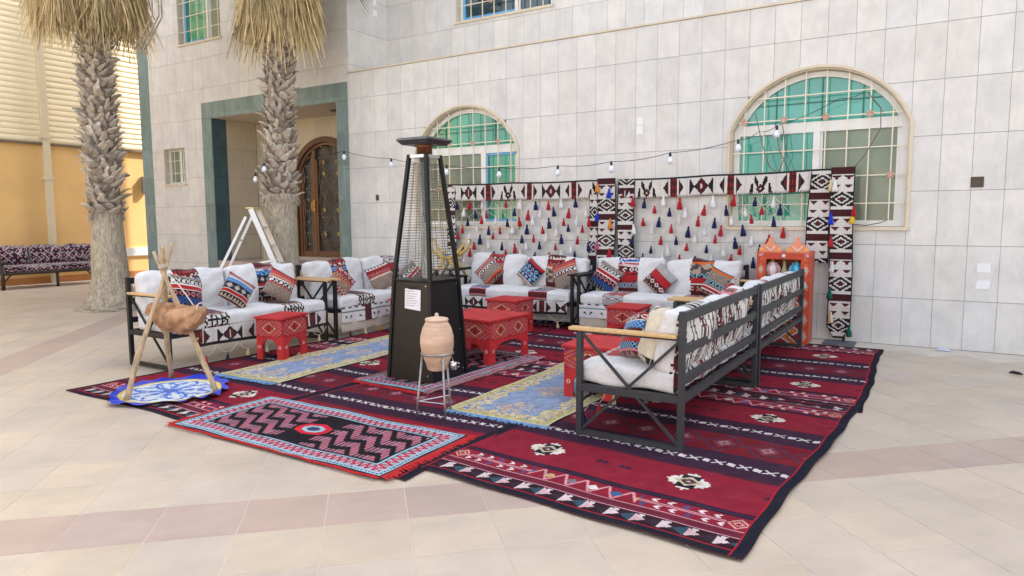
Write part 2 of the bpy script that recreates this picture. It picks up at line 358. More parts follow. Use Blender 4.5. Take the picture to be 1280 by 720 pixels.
def floral(U, V, W, L):
    C = np.empty(U.shape + (3,)); C[:] = A(142,160,190); d = np.minimum(np.minimum(U, W-U), np.minimum(V, L-V)); n = vnoise(U+2,V+2,.022,3); n2 = vnoise(U+2,V+2,.05,4); n3 = vnoise(U+1,V+3,.018,9)
    C *= (.85+.35*n2)[...,None]
    x = np.abs(U-W/2); p = .62; y = np.abs((V/p % 1)-.5)*p
    med = x/.2 + y/.22; f = d > .1
    fill(C, f & (med < 1) & (n > .5), A(200,186,170)); fill(C, f & (med < .8) & (n3 > .75), A(205,150,130)); fill(C, f & (med < .6) & (n3 < .12), A(120,110,120))
    edge = d < .2 + .05*np.sin(V*24)*(n2)
    fill(C, edge & (n > .3), A(206,194,144)); fill(C, edge & (n3 > .7), A(226,214,190)); fill(C, edge & (n3 < .2), A(196,122,84)); fill(C, edge & (n2 > .7) & (n < .5), A(110,140,190))
    fill(C, d < .075, A(198,190,140)); fill(C, (d < .075) & (n3 > .62), A(176,160,96)); fill(C, d < .02, A(214,208,170))
    return C*RS.uniform(.85,1.12,U.shape)[...,None]
# ------------------------------------------------------------------ materials
M_stone = stone_mat('marble_panel', (.605,.598,.588), .045, .3135, .637, vein=(12,12,4), warm=.02, streak=.05, blot=3.0, soil=.09, origin=(.197,0,-.06))
M_cream = stone_mat('porch_stone', (.52,.46,.36), .05, .42, .637, vein=(20,20,2.5), warm=.05, streak=.07, origin=(0,0,-.06))
M_green = stone_mat('green_stone', (.175,.25,.255), .12, .42, .637, vein=(9,9,2.5), warm=.06, streak=.22, rough=.35)
M_mortar = mat('mortar', (.15,.145,.14), .9)
M_trim = mat('cream_trim', (.60,.52,.40), .55, var=.06)
M_white = mat('white_frame', (.72,.72,.70), .4, var=.03)
M_grille = mat('cream_grille', (.70,.63,.50), .45, var=.05)
M_rust = mat('pink_rosette', (.52,.30,.24), .6)
M_blue = mat('blue_film', (.12,.36,.62), .35, var=.05)
def glass(name, c, rough=.06, spec=.6):
    m = mat(name, c, rough, var=.3, scale=1.3, spec=spec); m.node_tree.nodes['Principled BSDF'].inputs['Coat Weight'].default_value = .6; m.node_tree.nodes['Principled BSDF'].inputs['Coat Roughness'].default_value = .03; return m  # colour noise in the panes stands in for uneven reflections
G_green = glass('green_glass', (.035,.30,.17)); G_teal = glass('teal_glass', (.05,.32,.25)); G_mesh = glass('screened_glass', (.17,.21,.15), .3, .3); G_dark = glass('dark_glass', (.02,.05,.06))
FT = .4245; FROT = -0.76618737          # floor tile size and turn
TILE_T0, TILE_B0 = 3.516, -4.063
M_tile = stone_mat('beige_tile', (.47,.40,.33), .02, (FT, FT, 1e6), 0, vein=(2.6,6,1), warm=.045, streak=.06, blot=1.6, soil=.12, rough=.42, spec=.35, rot=0)
M_pink = stone_mat('pink_tile', (.395,.305,.265), .025, (FT, FT, 1e6), 0, vein=(2.6,6,1), warm=.04, streak=.06, blot=1.4, soil=.08, rough=.42, spec=.35)
M_grout = mat('grout', (.56,.51,.44), .9, var=.08)
M_orange = mat('ochre_plaster', (.72,.45,.18), .75, var=.09, scale=1.1, bump=.05, bscale=30)
M_clad = mat('cream_cladding', (.83,.71,.48), .45, var=.04, scale=2)
M_pipe = mat('cream_pipe', (.62,.53,.36), .5, var=.05)

# ------------------------------------------------------------------ ground and floor tiles
gb = MB().add([(-150,-150,-.006),(150,-150,-.006),(150,150,-.006),(-150,150,-.006)], [(0,1,2,3)])
M_far = mat('sunlit_paving', (.48,.42,.34), .8, var=.1, scale=.4)
ground = struct(gb.build('ground', M_far))
pav = bpy.data.objects.new('courtyard_pavement', None); COL.objects.link(pav); struct(pav)
struct_g = MB().add([(-19,-4,-.003),(4,-4,-.003),(4,9.54,-.003),(-19,9.54,-.003)], [(0,1,2,3)]).build('grout_bed', M_grout, pav)
cb, sb = math.cos(FROT), math.sin(FROT)
# B axis = (.7206,.6934) , T axis = (-.6934,.7206)
bx, by = .72059, .69336
def tile_xy(b, t): return (b*bx - t*by, b*by + t*bx)
def inquad(p, xy0, xy1): return xy0[0] < p[0] < xy1[0] and xy0[1] < p[1] < xy1[1]
tiles = []
bo = -1.519 % FT; to = TILE_T0 % FT
for i in range(-40, 34):
    for j in range(-14, 60):
        b0 = bo + i*FT; t0 = to + j*FT; c = tile_xy(b0+FT/2, t0+FT/2)
        if not (-18.6 < c[0] < 3.6 and -3 < c[1] < 9.2): continue
        pink = abs(t0-TILE_T0) < .05 or abs(b0-TILE_B0) < .05
        cs = [tile_xy(b0+a, t0+b) for a, b in ((0,0),(FT,0),(FT,FT),(0,FT))]
        pr = [proj((*q, 0)) for q in cs]
        area = 0
        if all(pr) and any(0 < q[0] < 1280 and 0 < q[1] < 720 for q in pr):
            area = abs(sum(pr[k][0]*pr[(k+1)%4][1]-pr[(k+1)%4][0]*pr[k][1] for k in range(4)))/2
            if all(-6.6 < q[0] < -.8 and 3.3 < q[1] < 8.9 for q in cs): area = 0
        tiles.append((area, b0, t0, pink))
tiles.sort(key=lambda a: -a[0])
def tile_mesh(mb, b0, t0, local):
    g = .0022; e = .006; z = 0; zz = .0015
    pts = []
    for (k, zc) in ((g, -.006), (g, z-zz), (g+e*.6, z)):
        for a, b in ((k,k),(FT-k,k),(FT-k,FT-k),(k,FT-k)):
            x, y = tile_xy(b0+a, t0+b) if not local else tile_xy(a-FT/2, b-FT/2); pts.append((x, y, zc))
    fs = [(8,9,10,11)] + [(r*4+k, r*4+(k+1)%4, (r+1)*4+(k+1)%4, (r+1)*4+k) for r in (0,1) for k in range(4)]
    mb.add(pts, fs)
tm = MB(); tile_mesh(tm, 0, 0, True); tmB = tm.mesh('tile'); tmB.materials.append(M_tile); tmP = tm.mesh('tile_pink'); tmP.materials.append(M_pink)
restB, restP = MB(), MB()
for n, (area, b0, t0, pink) in enumerate(tiles):
    if n < 300 and area > 0:
        x, y = tile_xy(b0+FT/2, t0+FT/2); link('tile', tmP if pink else tmB, pav, loc=(x, y, RS.uniform(-.0004,.0004)))
    else: tile_mesh(restP if pink else restB, b0, t0, False)
stuff(restB.build('floor_tiles', M_tile, pav)); stuff(restP.build('floor_tiles', M_pink, pav))
# the tile materials look up their cell in the turned grid
for m_ in (M_tile, M_pink):
    for nd in m_.node_tree.nodes:
        if nd.type == 'MAPPING' and nd.vector_type == 'TEXTURE':
            nd.inputs['Rotation'].default_value = (0,0,math.atan2(by,bx)); x, y = tile_xy(bo, to); nd.inputs['Location'].default_value = (x, y, 0)

# ------------------------------------------------------------------ the villa
YW, YU = 9.54, 10.617
villa = thing('villa', 'grey marble clad two storey villa with arched green windows and a recessed porch', 'building', (-6,YW,0))
def vb(mb, name, m, parent=villa, **k):
    mb.v = [(a+6, b-YW, c) for (a,b,c) in mb.v]; return mb.build(name, m, parent, **k)
AW, RISE, ZB, ZS = 1.045, .72, 1.42, 2.68
RAD = (AW*AW+RISE*RISE)/(2*RISE)
def arch_top(xc, x, a=AW, rise=RISE, zs=ZS, r=RAD):
    d = abs(x-xc)
    return zs - (r-rise) + math.sqrt(max(r*r-d*d, 0)) if d <= a+1e-6 else zs
class Op:
    def __init__(s, x0, x1, z0, z1=None, xc=None, **k):
        s.x0, s.x1, s.z0, s.z1, s.xc, s.k = x0, x1, z0, z1, xc, k
    def top(s, x): return s.z1 if s.xc is None else arch_top(s.xc, x, **s.k)
WR = Op(-1.48-AW, -1.48+AW, ZB, xc=-1.48); WL = Op(-6.91-AW, -6.91+AW, ZB, xc=-6.91)
PORT = Op(-13.995, -9.562, -.1, 4.09)
WS = Op(-15.47, -14.66, 2.36, 3.18); WUL = Op(-14.70, -13.2, 5.40, 7.0)
WT = Op(-7.84, -5.83, 5.13, 6.9)
def strips(x0, x1, z0, z1, ops, n=10):
    xs = {x0, x1}
    for o in ops:
        if o.x1 <= x0 or o.x0 >= x1: continue
        xs |= {o.x0, o.x1}
        if o.xc is not None: xs |= {o.x0 + (o.x1-o.x0)*k/(4*n) for k in range(4*n)}
    xs = sorted(x for x in xs if x0 <= x <= x1); out = []
    for a, b in zip(xs, xs[1:]):
        if b-a < 1e-5: continue
        mid = (a+b)/2; hit = [o for o in ops if o.x0 < mid < o.x1]
        segs = [((z0, z0), (z1, z1))]
        for o in hit:
            ta, tb = o.top(a), o.top(b); ns = []
            for (l0, l1), (h0, h1) in segs:
                if o.z0 > l0: ns.append(((l0,l1),(min(h0,o.z0),min(h1,o.z0))))
                if max(ta,tb) < max(h0,h1)-1e-6: ns.append(((max(l0,ta),max(l1,tb)),(max(h0,ta),max(h1,tb))))
            segs = ns
        for (l0,l1),(h0,h1) in segs:
            if h0-l0 > 1e-4 or h1-l1 > 1e-4: out.append((a,b,l0,l1,h0,h1))
    return out
def slab(mb, st, P, d0, d1):
    """P(x,z,d): plane to world; trapezoid strips from depth d0 (front) to d1"""
    for (a,b,l0,l1,h0,h1) in st:
        q = [(a,l0),(b,l1),(b,h1),(a,h0)]
        mb.add([P(x,z,d0) for x,z in q] + [P(x,z,d1) for x,z in q], [(0,1,2,3),(7,6,5,4),(0,4,5,1),(1,5,6,2),(2,6,7,3),(3,7,4,0)])
PF = lambda x,z,d: (x, YW+d, z)
PU = lambda x,z,d: (x, YU+d, z)
# backing walls
mb = MB(); slab(mb, strips(-9.558, 14, -.3, 4.232, [WR, WL]), PF, .006, .30); vb(mb, 'facade_wall', M_mortar)
mb = MB(); slab(mb, strips(-16.35, -9.56, -.3, 13, [PORT, WS, WUL]), PF, .006, .30); vb(mb, 'wing_wall', M_mortar)
mb = MB(); slab(mb, strips(-9.52, 14, 4.2, 13, [WT]), PU, .006, .30); vb(mb, 'upper_wall', M_mortar)
mb = MB(); mb.box(-9.9, -9.526, YW+.302, YU+.3, 4.0, 13); vb(mb, 'return_wall', M_mortar)
mb = MB(); mb.box(-16.34,-9.56, 16.0, 16.3, -.3, 13).box(-16.34,-16.05,9.842,16,-.3,13).box(-9.9,-9.56,16.3,17,-.3,13).box(-9.56,14,17,17.3,-.3,13).box(13.7,14,9.842,17,-.3,13).box(-16.3,-9.9,9.86,16.28,12.7,12.95).box(-9.52,13.98,10.93,17.28,12.7,12.95)
vb(mb, 'rear_shade_wall', M_mortar)  # unseen back walls and roof, height and depth set to shade the courtyard
mb = MB(); mb.box(-9.56, 14, YW-.02, YU+.002, 4.236, 4.262); vb(mb, 'ledge', M_trim)
mb = MB(); mb.box(-9.561, -9.516, YW-.004, YW+.012, 4.2625, 8); vb(mb, 'corner_strip', M_stone)
# stone panels
PIT_X, PIT_Z = .3135, .637
def panels(x0, x1, z0, z1, ops, P, m, px=PIT_X, phx=.197, rows=None, g=.0022):
    xs = [x0] + [phx + k*px for k in range(-200, 200) if x0+.03 < phx + k*px < x1-.03] + [x1]
    zs = [z0] + [-.06 + k*PIT_Z for k in range(1, 25) if z0+.05 < -.06+k*PIT_Z < z1-.05] + [z1]
    for a, b in zip(xs, xs[1:]):
        for c, d in zip(zs, zs[1:]):
            st = strips(a+g*.8, b-g*.8, c+g*1.2, d-g*1.2, ops, 5)
            if not st: continue
            mb = MB(); off = RS.uniform(-.0012,.0012); slab(mb, st, P, -.002+off, .0062)
            ar = 0
            for s_ in st:
                pr = [proj(P(x,z,0)) for x,z in ((s_[0],s_[2]),(s_[1],s_[3]),(s_[1],s_[5]),(s_[0],s_[4]))]
                if all(pr) and any(-20 < q[0] < 1300 and -20 < q[1] < 740 for q in pr):
                    ar += abs(sum(pr[k][0]*pr[(k+1)%4][1]-pr[(k+1)%4][0]*pr[k][1] for k in range(4)))/2
            PANELS.append((ar, mb, m))
PANELS = []
panels(-9.56, 6, 0, 4.234, [WR, WL], PF, M_stone)
panels(-15.93, -9.562, 0, 8, [PORT, WS, WUL], PF, M_stone)
panels(-9.52, 5, 4.265, 8, [WT], PU, M_stone)
PS = lambda y,z,d: (-9.52-d+.003, YW+y, z)
panels(.004, YU-YW-.004, 4.265, 8, [], PS, M_stone, px=.42, phx=0)
# porch: green portal border, jamb, inner walls, ceiling
ZP = 3.745; YB = 10.69; XL, XR = -13.66, -9.865
mb = MB()
PB = lambda x,z,d: (x, YW+d, z)
def green(x0,x1,z0,z1,P,px,pz,axis,m_=None):
    n = max(1, round((x1-x0)/px)); k = max(1, round((z1-z0)/pz))
    for i in range(n):
        for j in range(k):
            mb2 = MB(); slab(mb2, [(x0+(x1-x0)*i/n+.002, x0+(x1-x0)*(i+1)/n-.002, z0+(z1-z0)*j/k+.002, z0+(z1-z0)*j/k+.002, z0+(z1-z0)*(j+1)/k-.002, z0+(z1-z0)*(j+1)/k-.002)], P, -.004, .02)
            vb(mb2, 'green_panel', m_ or M_green)
green(-13.995, XL, 0, 3.745, PB, .4, .637, 0); green(XR, -9.562, 0, 3.745, PB, .4, .637, 0); green(-13.995, -9.562, 3.749, 4.09, PB, .42, .4, 0)
green(-16.35, -15.935, 0, 8.2, PB, .5, .637, 0)
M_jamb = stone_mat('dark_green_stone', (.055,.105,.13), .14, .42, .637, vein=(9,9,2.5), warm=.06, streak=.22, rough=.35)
PJ = lambda y,z,d: (XL-d+.004, YW+y, z)     # left inner side, facing +X
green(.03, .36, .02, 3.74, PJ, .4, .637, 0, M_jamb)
PJR = lambda y,z,d: (XR+d-.004, YW+y, z)
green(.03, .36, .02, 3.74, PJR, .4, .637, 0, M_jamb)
mb = MB(); mb.box(-14.0, XL-.02, YW+.022, YB+.3, -.3, 4.09).box(XR+.02, -9.56, YW+.022, YB+.3, -.3, 4.09); vb(mb, 'porch_wall', M_mortar)
DX, DA, DZ, DS, DR = -11.45, 1.0, .735, 2.62, .70
DRAD = (DA*DA+DR*DR)/(2*DR)
DOOR = Op(DX-DA, DX+DA, DZ-.3, xc=DX, a=DA, rise=DR, zs=DS, r=DRAD)
PD = lambda x,z,d: (x, YB+d, z)
mb = MB(); slab(mb, strips(XL-.02, XR+.02, -.2, 3.9, [DOOR]), PD, .006, .3); vb(mb, 'porch_back_wall', M_mortar)
panels(XL, XR, .66, ZP, [DOOR], PD, M_cream, px=.42, phx=.1)
panels(.362, YB-YW-.01, .66, ZP, [], PJ, M_cream, px=.39, phx=.362)
panels(.362, YB-YW-.01, .66, ZP, [], PJR, M_cream, px=.39, phx=.362)
mb = MB(); mb.box(XL-.3, XR+.3, YW+.025, YB+.3, ZP, ZP+.25); vb(mb, 'porch_ceiling', mat('porch_ceiling', (.60,.52,.42), .7, var=.05))
mb = MB(); mb.lathe([(.09,0),(.09,.02),(.05,.03)], 16, (-10.6, 10.2, ZP-.028)); vb(mb, 'ceiling_lamp', mat('lamp_dark', (.05,.05,.05), .4))
M_step = mat('pink_marble_step', (.46,.37,.33), .35, var=.12, scale=5)
mb = MB(); mb.box(XL-.004, XR+.004, YW+.02, YB+.3, -.2, .655); vb(mb, 'porch_floor', M_step)
for k in range(3):
    mb = MB(); mb.box(-12.9, -10.3, YW-.32*(3-k), YW+.015-.32*(2-k) if k < 2 else YW+.015, -.2, .165*(k+1)); vb(mb, 'step', M_step, bevel=.008)
mb = MB(); mb.box(DX-DA-.1, DX+DA+.1, YB-.2, YB+.28, .655, .735); vb(mb, 'door_step', M_step, bevel=.006)
# door
M_wood = mat('carved_wood', (.125,.056,.028), .45, var=.3, scale=9, stretch=(6,6,.7), bump=.15, bscale=30)
M_wood2 = mat('door_leaf_wood', (.165,.082,.042), .42, var=.25, scale=9, stretch=(6,6,.7), bump=.1, bscale=30)
M_iron = mat('dark_iron', (.05,.04,.035), .4, metal=.7)
M_brz = mat('bronze_iron', (.22,.17,.12), .38, metal=.6, var=.3, scale=30)
M_gold = mat('gold_leaf', (.65,.42,.12), .3, metal=.85, var=.2, scale=40)
door = MB()
for k in range(24):   # arched casing
    a0, a1 = (PI*k/24, PI*(k+1)/24)
def arcpts(xc, a, zs, rise, n=24, inset=0):
    a = a-inset; r = (a*a+rise*rise)/(2*rise); pts = []
    for k in range(n+1):
        x = -a + 2*a*k/n; pts.append((xc+x, zs-(r-rise)+math.sqrt(max(r*r-x*x,0))))
    return pts
def ring(mb, P, outer, inner, d0, d1):
    n = len(outer)
    for k in range(n-1):
        q = [outer[k], outer[k+1], inner[k+1], inner[k]]
        mb.add([P(x,z,d0) for x,z in q] + [P(x,z,d1) for x,z in q], [(3,2,1,0),(4,5,6,7),(0,1,5,4),(1,2,6,5),(2,3,7,6),(3,0,4,7)])
def archring(mb, P, xc, a, z0, zs, rise, wd, d0, d1, n=24):
    o = [(xc-a, z0)] + arcpts(xc, a, zs, rise, n) + [(xc+a, z0)]; i = [(xc-a+wd, z0)] + arcpts(xc, a-wd, zs, rise-wd*.9, n) + [(xc+a-wd, z0)]
    ring(mb, P, o, i, d0, d1)
archring(door, PD, DX, DA-.004, DZ, DS, DR, .13, -.03, .1)
door = vb(door, 'door', M_wood)
def dpart(mb, name, m, **k): mb.v = [(a+6, b-YW, c) for a,b,c in mb.v]; return mb.build(name, m, door, **k)
mb = MB(); archring(mb, PD, DX, DA-.134, DZ, DS, DR-.12, .06, .03, .12)
for xm in (DX-.4, DX+.62):
    mb.box(xm-.045, xm+.045, YB+.05, YB+.12, DZ, arch_top(DX, xm, DA-.17, DR-.15, DS, ((DA-.17)**2+(DR-.15)**2)/(2*(DR-.15))))
for x0, x1 in ((DX-.81, DX-.445), (DX-.355, DX+.575)):
    mb.box(x0, x1, YB+.06, YB+.11, DZ, DZ+.12)
    mb.box(x0, x0+.05, YB+.06, YB+.11, DZ+.12, 2.85); mb.box(x1-.05, x1, YB+.06, YB+.11, DZ+.12, 2.95)
dpart(mb, 'door_leaf', M_wood2)
mb = MB(); o = arcpts(DX, DA-.19, DS, DR-.17)
mb.prism([(DX-DA+.19, DZ)] + o + [(DX+DA-.19, DZ)], lambda x,z: PD(x,z,.14), lambda x,z: PD(x,z,.16)); dpart(mb, 'door_panel', mat('dark_door_glass', (.075,.075,.078), .3))
def scroll(mb, cx, cz, r, turns, a0, sgn, y, rad=.009, n=22):
    pts = []
    for k in range(n+1):
        t = k/n; a = a0 + sgn*turns*2*PI*t; rr = r*(1-.82*t); pts.append((cx+rr*math.cos(a), y, cz+rr*math.sin(a)))
    mb.tube(pts, rad, 5, cap=False)
iron = MB(); gold = MB(); yI = YB+.075
def gleaf(x, z, s=.035):
    for k in range(6):
        a = 2*PI*k/6; c = Vector((x+math.cos(a)*s*.6, yI-.02, z+math.sin(a)*s*.6))
        gold.add([c+Vector((math.cos(a)*s,0,math.sin(a)*s)), c+Vector((-math.sin(a)*s*.5,-.012,math.cos(a)*s*.5)), c-Vector((math.cos(a)*s*.7,0,math.sin(a)*s*.7)), c-Vector((-math.sin(a)*s*.5,.012,math.cos(a)*s*.5))], [(0,1,2,3)])
for k in range(9):
    z = DZ+.24+k*.245; sg = 1 if k % 2 else -1
    scroll(iron, DX-.62+.05*sg, z, .1, 1.3, PI/2*(1+sg), sg, yI); gleaf(DX-.62-.03*sg, z+.03, .014)
iron.tube([(DX-.75+.03*math.sin(k*.9), yI, DZ+.15+k*.1) for k in range(22)], .008, 5)
iron.tube([(DX-.5+.03*math.sin(k*.9+1), yI, DZ+.15+k*.1) for k in range(22)], .008, 5)
for side in (-1, 1):
    cx = DX+.11+side*.2
    for k, (dz, r, g) in enumerate([(.25,.13,0),(.5,.1,1),(.78,.1,0),(1.02,.09,1),(1.3,.11,0),(1.55,.09,0),(1.8,.11,1),(2.05,.12,1),(2.3,.1,0)]):
        scroll(iron, cx+side*(.05 if k % 2 else -.04), DZ+dz, r, 1.4, PI/2-side*PI/2, -side if k % 2 else side, yI)
        if g: gleaf(cx, DZ+dz, .034)
        else: gleaf(cx+side*.06, DZ+dz+.08, .014)
    iron.tube([(DX+.11+side*(.04+.2*abs(math.sin(k*.45))), yI, DZ+.15+k*.1) for k in range(24)], .009, 5)
    iron.tube([(DX+.11+side*(.38-.05*abs(math.sin(k*.6))), yI, DZ+.15+k*.1) for k in range(22)], .008, 5)
    for dz in (1.1,1.2): iron.tube([(DX+.11, yI, DZ+dz), (DX+.11+side*.2, yI, DZ+dz+.2), (DX+.11+side*.36, yI, DZ+dz+.02)], .008, 5)
dpart(iron, 'scrollwork', M_brz, smooth=True); dpart(gold, 'gold_leaves', M_gold)
mb = MB(); mb.box(DX-.42,DX-.38,YB+.03,YB+.05,1.72,1.98).tube([(DX-.4,YB-.02,1.75),(DX-.4,YB-.03,1.85),(DX-.4,YB-.02,1.93)],.012,8); dpart(mb, 'handle', M_gold)

# windows
def window(op, P, arched, mull, cols, label=None, blue=None, vs=.25, hz=(), bars=True, trans=(2.63,2.76), sill=True, bar0=None, ros=()):
    """cols: pane materials (top, left, right)"""
    x0, x1, z0 = op.x0, op.x1, op.z0; xc = (x0+x1)/2; a = (x1-x0)/2
    mb = MB()
    if arched:
        archring(mb, P, xc, a+.035, z0-.03, ZS, RISE+.035, .037, -.022, .012)       # proud rim
        archring(mb, P, xc, a, z0, ZS, RISE, .018, .012, .20)                          # plastered reveal
        mb.add([P(x,z,d) for d in (-.035,.2) for x,z in ((x0-.035,z0-.03),(x1+.035,z0-.03),(x1+.035,z0+.012),(x0-.035,z0+.012))], [(0,1,2,3),(7,6,5,4),(0,4,5,1),(1,5,6,2),(2,6,7,3),(3,7,4,0)])
    else:
        z1 = op.z1
        o = [(x0,z0),(x0,z1),(x1,z1),(x1,z0),(x0,z0)]; i = [(x0+.015,z0+.015),(x0+.015,z1-.015),(x1-.015,z1-.015),(x1-.015,z0+.015),(x0+.015,z0+.015)]
        ring(mb, P, o, i, .012, .25)
        mb.add([P(x,z,d) for d in (-.03,.2) for x,z in ((x0-.03,z0-.035),(x1+.03,z0-.035),(x1+.03,z0+.006),(x0-.03,z0+.006))], [(0,1,2,3),(7,6,5,4),(0,4,5,1),(1,5,6,2),(2,6,7,3),(3,7,4,0)])
    win = vb(mb, 'window', M_trim)
    def wp(mb, name, m, **k): mb.v = [(p+6, q-YW, r) for p,q,r in mb.v]; return mb.build(name, m, win, **k)
    def rect(mb, xa, xb, za, zb, d0, d1):
        mb.add([P(x,z,d) for d in (d0,d1) for x,z in ((xa,za),(xb,za),(xb,zb),(xa,zb))], [(0,1,2,3),(7,6,5,4),(0,4,5,1),(1,5,6,2),(2,6,7,3),(3,7,4,0)])
    fr = MB(); D = .13
    if arched:
        archring(fr, P, xc, a-.02, z0+.015, ZS, RISE-.02, .075, D, D+.07)
        rect(fr, x0+.02, x1-.02, z0+.015, z0+.09, D-.004, D+.066)
        rect(fr, x0+.09, x1-.09, trans[0], trans[1], D-.006, D+.064)
        rect(fr, mull-.04, mull+.04, z0+.09, trans[0], D-.002, D+.062)
        zt = trans[0]; zl = z0+.09; xa, xb = x0+.09, x1-.09
    else:
        rect(fr, x0+.015, x1-.015, z0+.015, z0+.06, D, D+.06); rect(fr, x0+.015, x0+.06, z0+.06, op.z1-.015, D, D+.06); rect(fr, x1-.06, x1-.015, z0+.06, op.z1-.015, D, D+.06)
        rect(fr, x0+.06, x1-.06, op.z1-.06, op.z1-.015, D, D+.06); rect(fr, mull-.03, mull+.03, z0+.06, op.z1-.06, D-.003, D+.05)
        zt = op.z1-.06; zl = z0+.06; xa, xb = x0+.06, x1-.06
    wp(fr, 'frame', M_white)
    if blue:
        b = MB(); s = blue; bx0, bx1 = (xa, mull-.04) if s < 0 else (mull+.04, xb)
        rect(b, bx0, bx0+.05, zl, zt, D+.012, D+.05); rect(b, bx0+.05, bx1, zl, zl+.04, D+.012, D+.05); rect(b, bx0+.05, bx1, zt-.04, zt, D+.012, D+.05)
        wp(b, 'blue_sash', M_blue)
    s = MB(); sx0, sx1 = (mull+.04, xb)   # sliding sash
    rect(s, sx0, sx0+.03, zl, zt, D+.02, D+.05); rect(s, sx1-.05, sx1, zl, zt, D+.02, D+.05); wp(s, 'sash', M_white)
    for k, (pa, pb) in enumerate(((xa-.02, mull-.02), (mull+.02, xb+.02))):
        p = MB(); rect(p, pa, pb, zl-.02, zt+.02, D+.042, D+.048); wp(p, 'pane', cols[1+k])
    if arched:
        p = MB(); o = arcpts(xc, a-.07, ZS, RISE-.07); poly = [q for q in o if q[1] > trans[1]-.02]
        poly = [(poly[0][0], trans[1]-.02)] + poly + [(poly[-1][0], trans[1]-.02)]
        p.prism(poly, lambda x,z: P(x,z,D+.042), lambda x,z: P(x,z,D+.048)); wp(p, 'arched_pane', cols[0])
        for k in (-.5, .05, .52):      # glazing bars behind the fanlight
            g = MB(); rect(g, xc+k-.008, xc+k+.008, trans[1], arch_top(xc, xc+k)-.1, D+.03, D+.043); wp(g, 'glazing_bar', mat('dark_bar', (.02,.14,.10), .4) if 'dark_bar' not in bpy.data.materials else bpy.data.materials['dark_bar'])
        g = MB(); rect(g, x0+.25, x1-.25, 3.0, 3.014, D+.032, D+.044); wp(g, 'glazing_bar', bpy.data.materials['dark_bar'])
    if bars:
        g = MB(); dg = .055; bar0_ = bar0 if bar0 is not None else x0+.12
        x = bar0_
        while x < x1-.03:
            top = op.top(x)-.01; g.bar(P(x, z0+.02, dg), P(x, top, dg), .014, .014); x += vs
        for z in hz:
            xs = [q for q in np.linspace(x0, x1, 60) if op.top(q) > z+.02]; g.bar(P(min(xs)+.01, z, dg-.006), P(max(xs)-.01, z, dg-.006), .014, .014)
        wp(g, 'grille', M_grille)
        rr = MB()
        for (x, z) in ros:
            c = P(x, z, dg-.018)
            for k in range(5):
                t = 2*PI*k/5+PI/2; rr.lathe([(.0,0),(.022,.0),(.022,.008),(0,.012)], 6, (0,0,0)) if False else None
                u, v_ = math.cos(t)*.028, math.sin(t)*.028
                rr.add([P(x+u+math.cos(q)*.02, z+v_+math.sin(q)*.02, dg-.02) for q in (0,PI/3,2*PI/3,PI,4*PI/3,5*PI/3)] + [P(x+u,z+v_,dg-.03)], [(k2,(k2+1)%6,6) for k2 in range(6)])
        stuff(wp(rr, 'rosettes', M_rust))
    return win
HZ = (1.72, 2.06, 2.40, 2.80, 3.09)
def rosset(x0, vs, hz):
    out = []
    for i in range(9):
        for j, z in enumerate(hz):
            if (i*2+j*3) % 4 == 1: out.append((x0+i*vs, z))
    return out
wR = window(WR, PF, True, -1.475, (G_teal, G_teal, G_mesh), hz=HZ, bar0=WR.x0+.17, vs=.2475, ros=[q for q in rosset(WR.x0+.17,.2475,HZ) if q[1] < WR.top(q[0])-.05])
wL = window(WL, PF, True, -6.62, (G_green, G_mesh, G_green), blue=1, hz=HZ, bar0=WL.x0+.2, vs=.2475, ros=[q for q in rosset(WL.x0+.2,.2475,HZ) if q[1] < WL.top(q[0])-.05])
wR['label'] = 'arched window with teal panes'; wL['label'] = 'arched window with bright green panes'
window(WS, PF, False, -15.02, (None, G_mesh, G_green), hz=(2.62,2.9), vs=.2, bar0=WS.x0+.12)
window(WUL, PF, False, -13.82, (None, G_green, G_mesh), blue=-1, hz=(5.68,6.0,6.3,6.6), vs=.24, bar0=WUL.x0+.16)
window(WT, PU, False, -6.62, (None, G_dark, G_dark), blue=-1, hz=(5.42,5.75,6.1), vs=.25, bar0=WT.x0+.3, ros=[(-7.1,5.42)])
# emit the ranked panels: the largest 300 as pieces, the rest joined
PANELS.sort(key=lambda a: -a[0]); rest = {}
for n, (ar, mb, m_) in enumerate(PANELS):
    if n < 300 and ar > 0: vb(mb, 'stone_panel', m_)
    else: rest.setdefault(m_.name, MB()).add(mb.v, mb.f)
for k, mb in rest.items(): stuff(vb(mb, 'stone_panels', bpy.data.materials[k]))
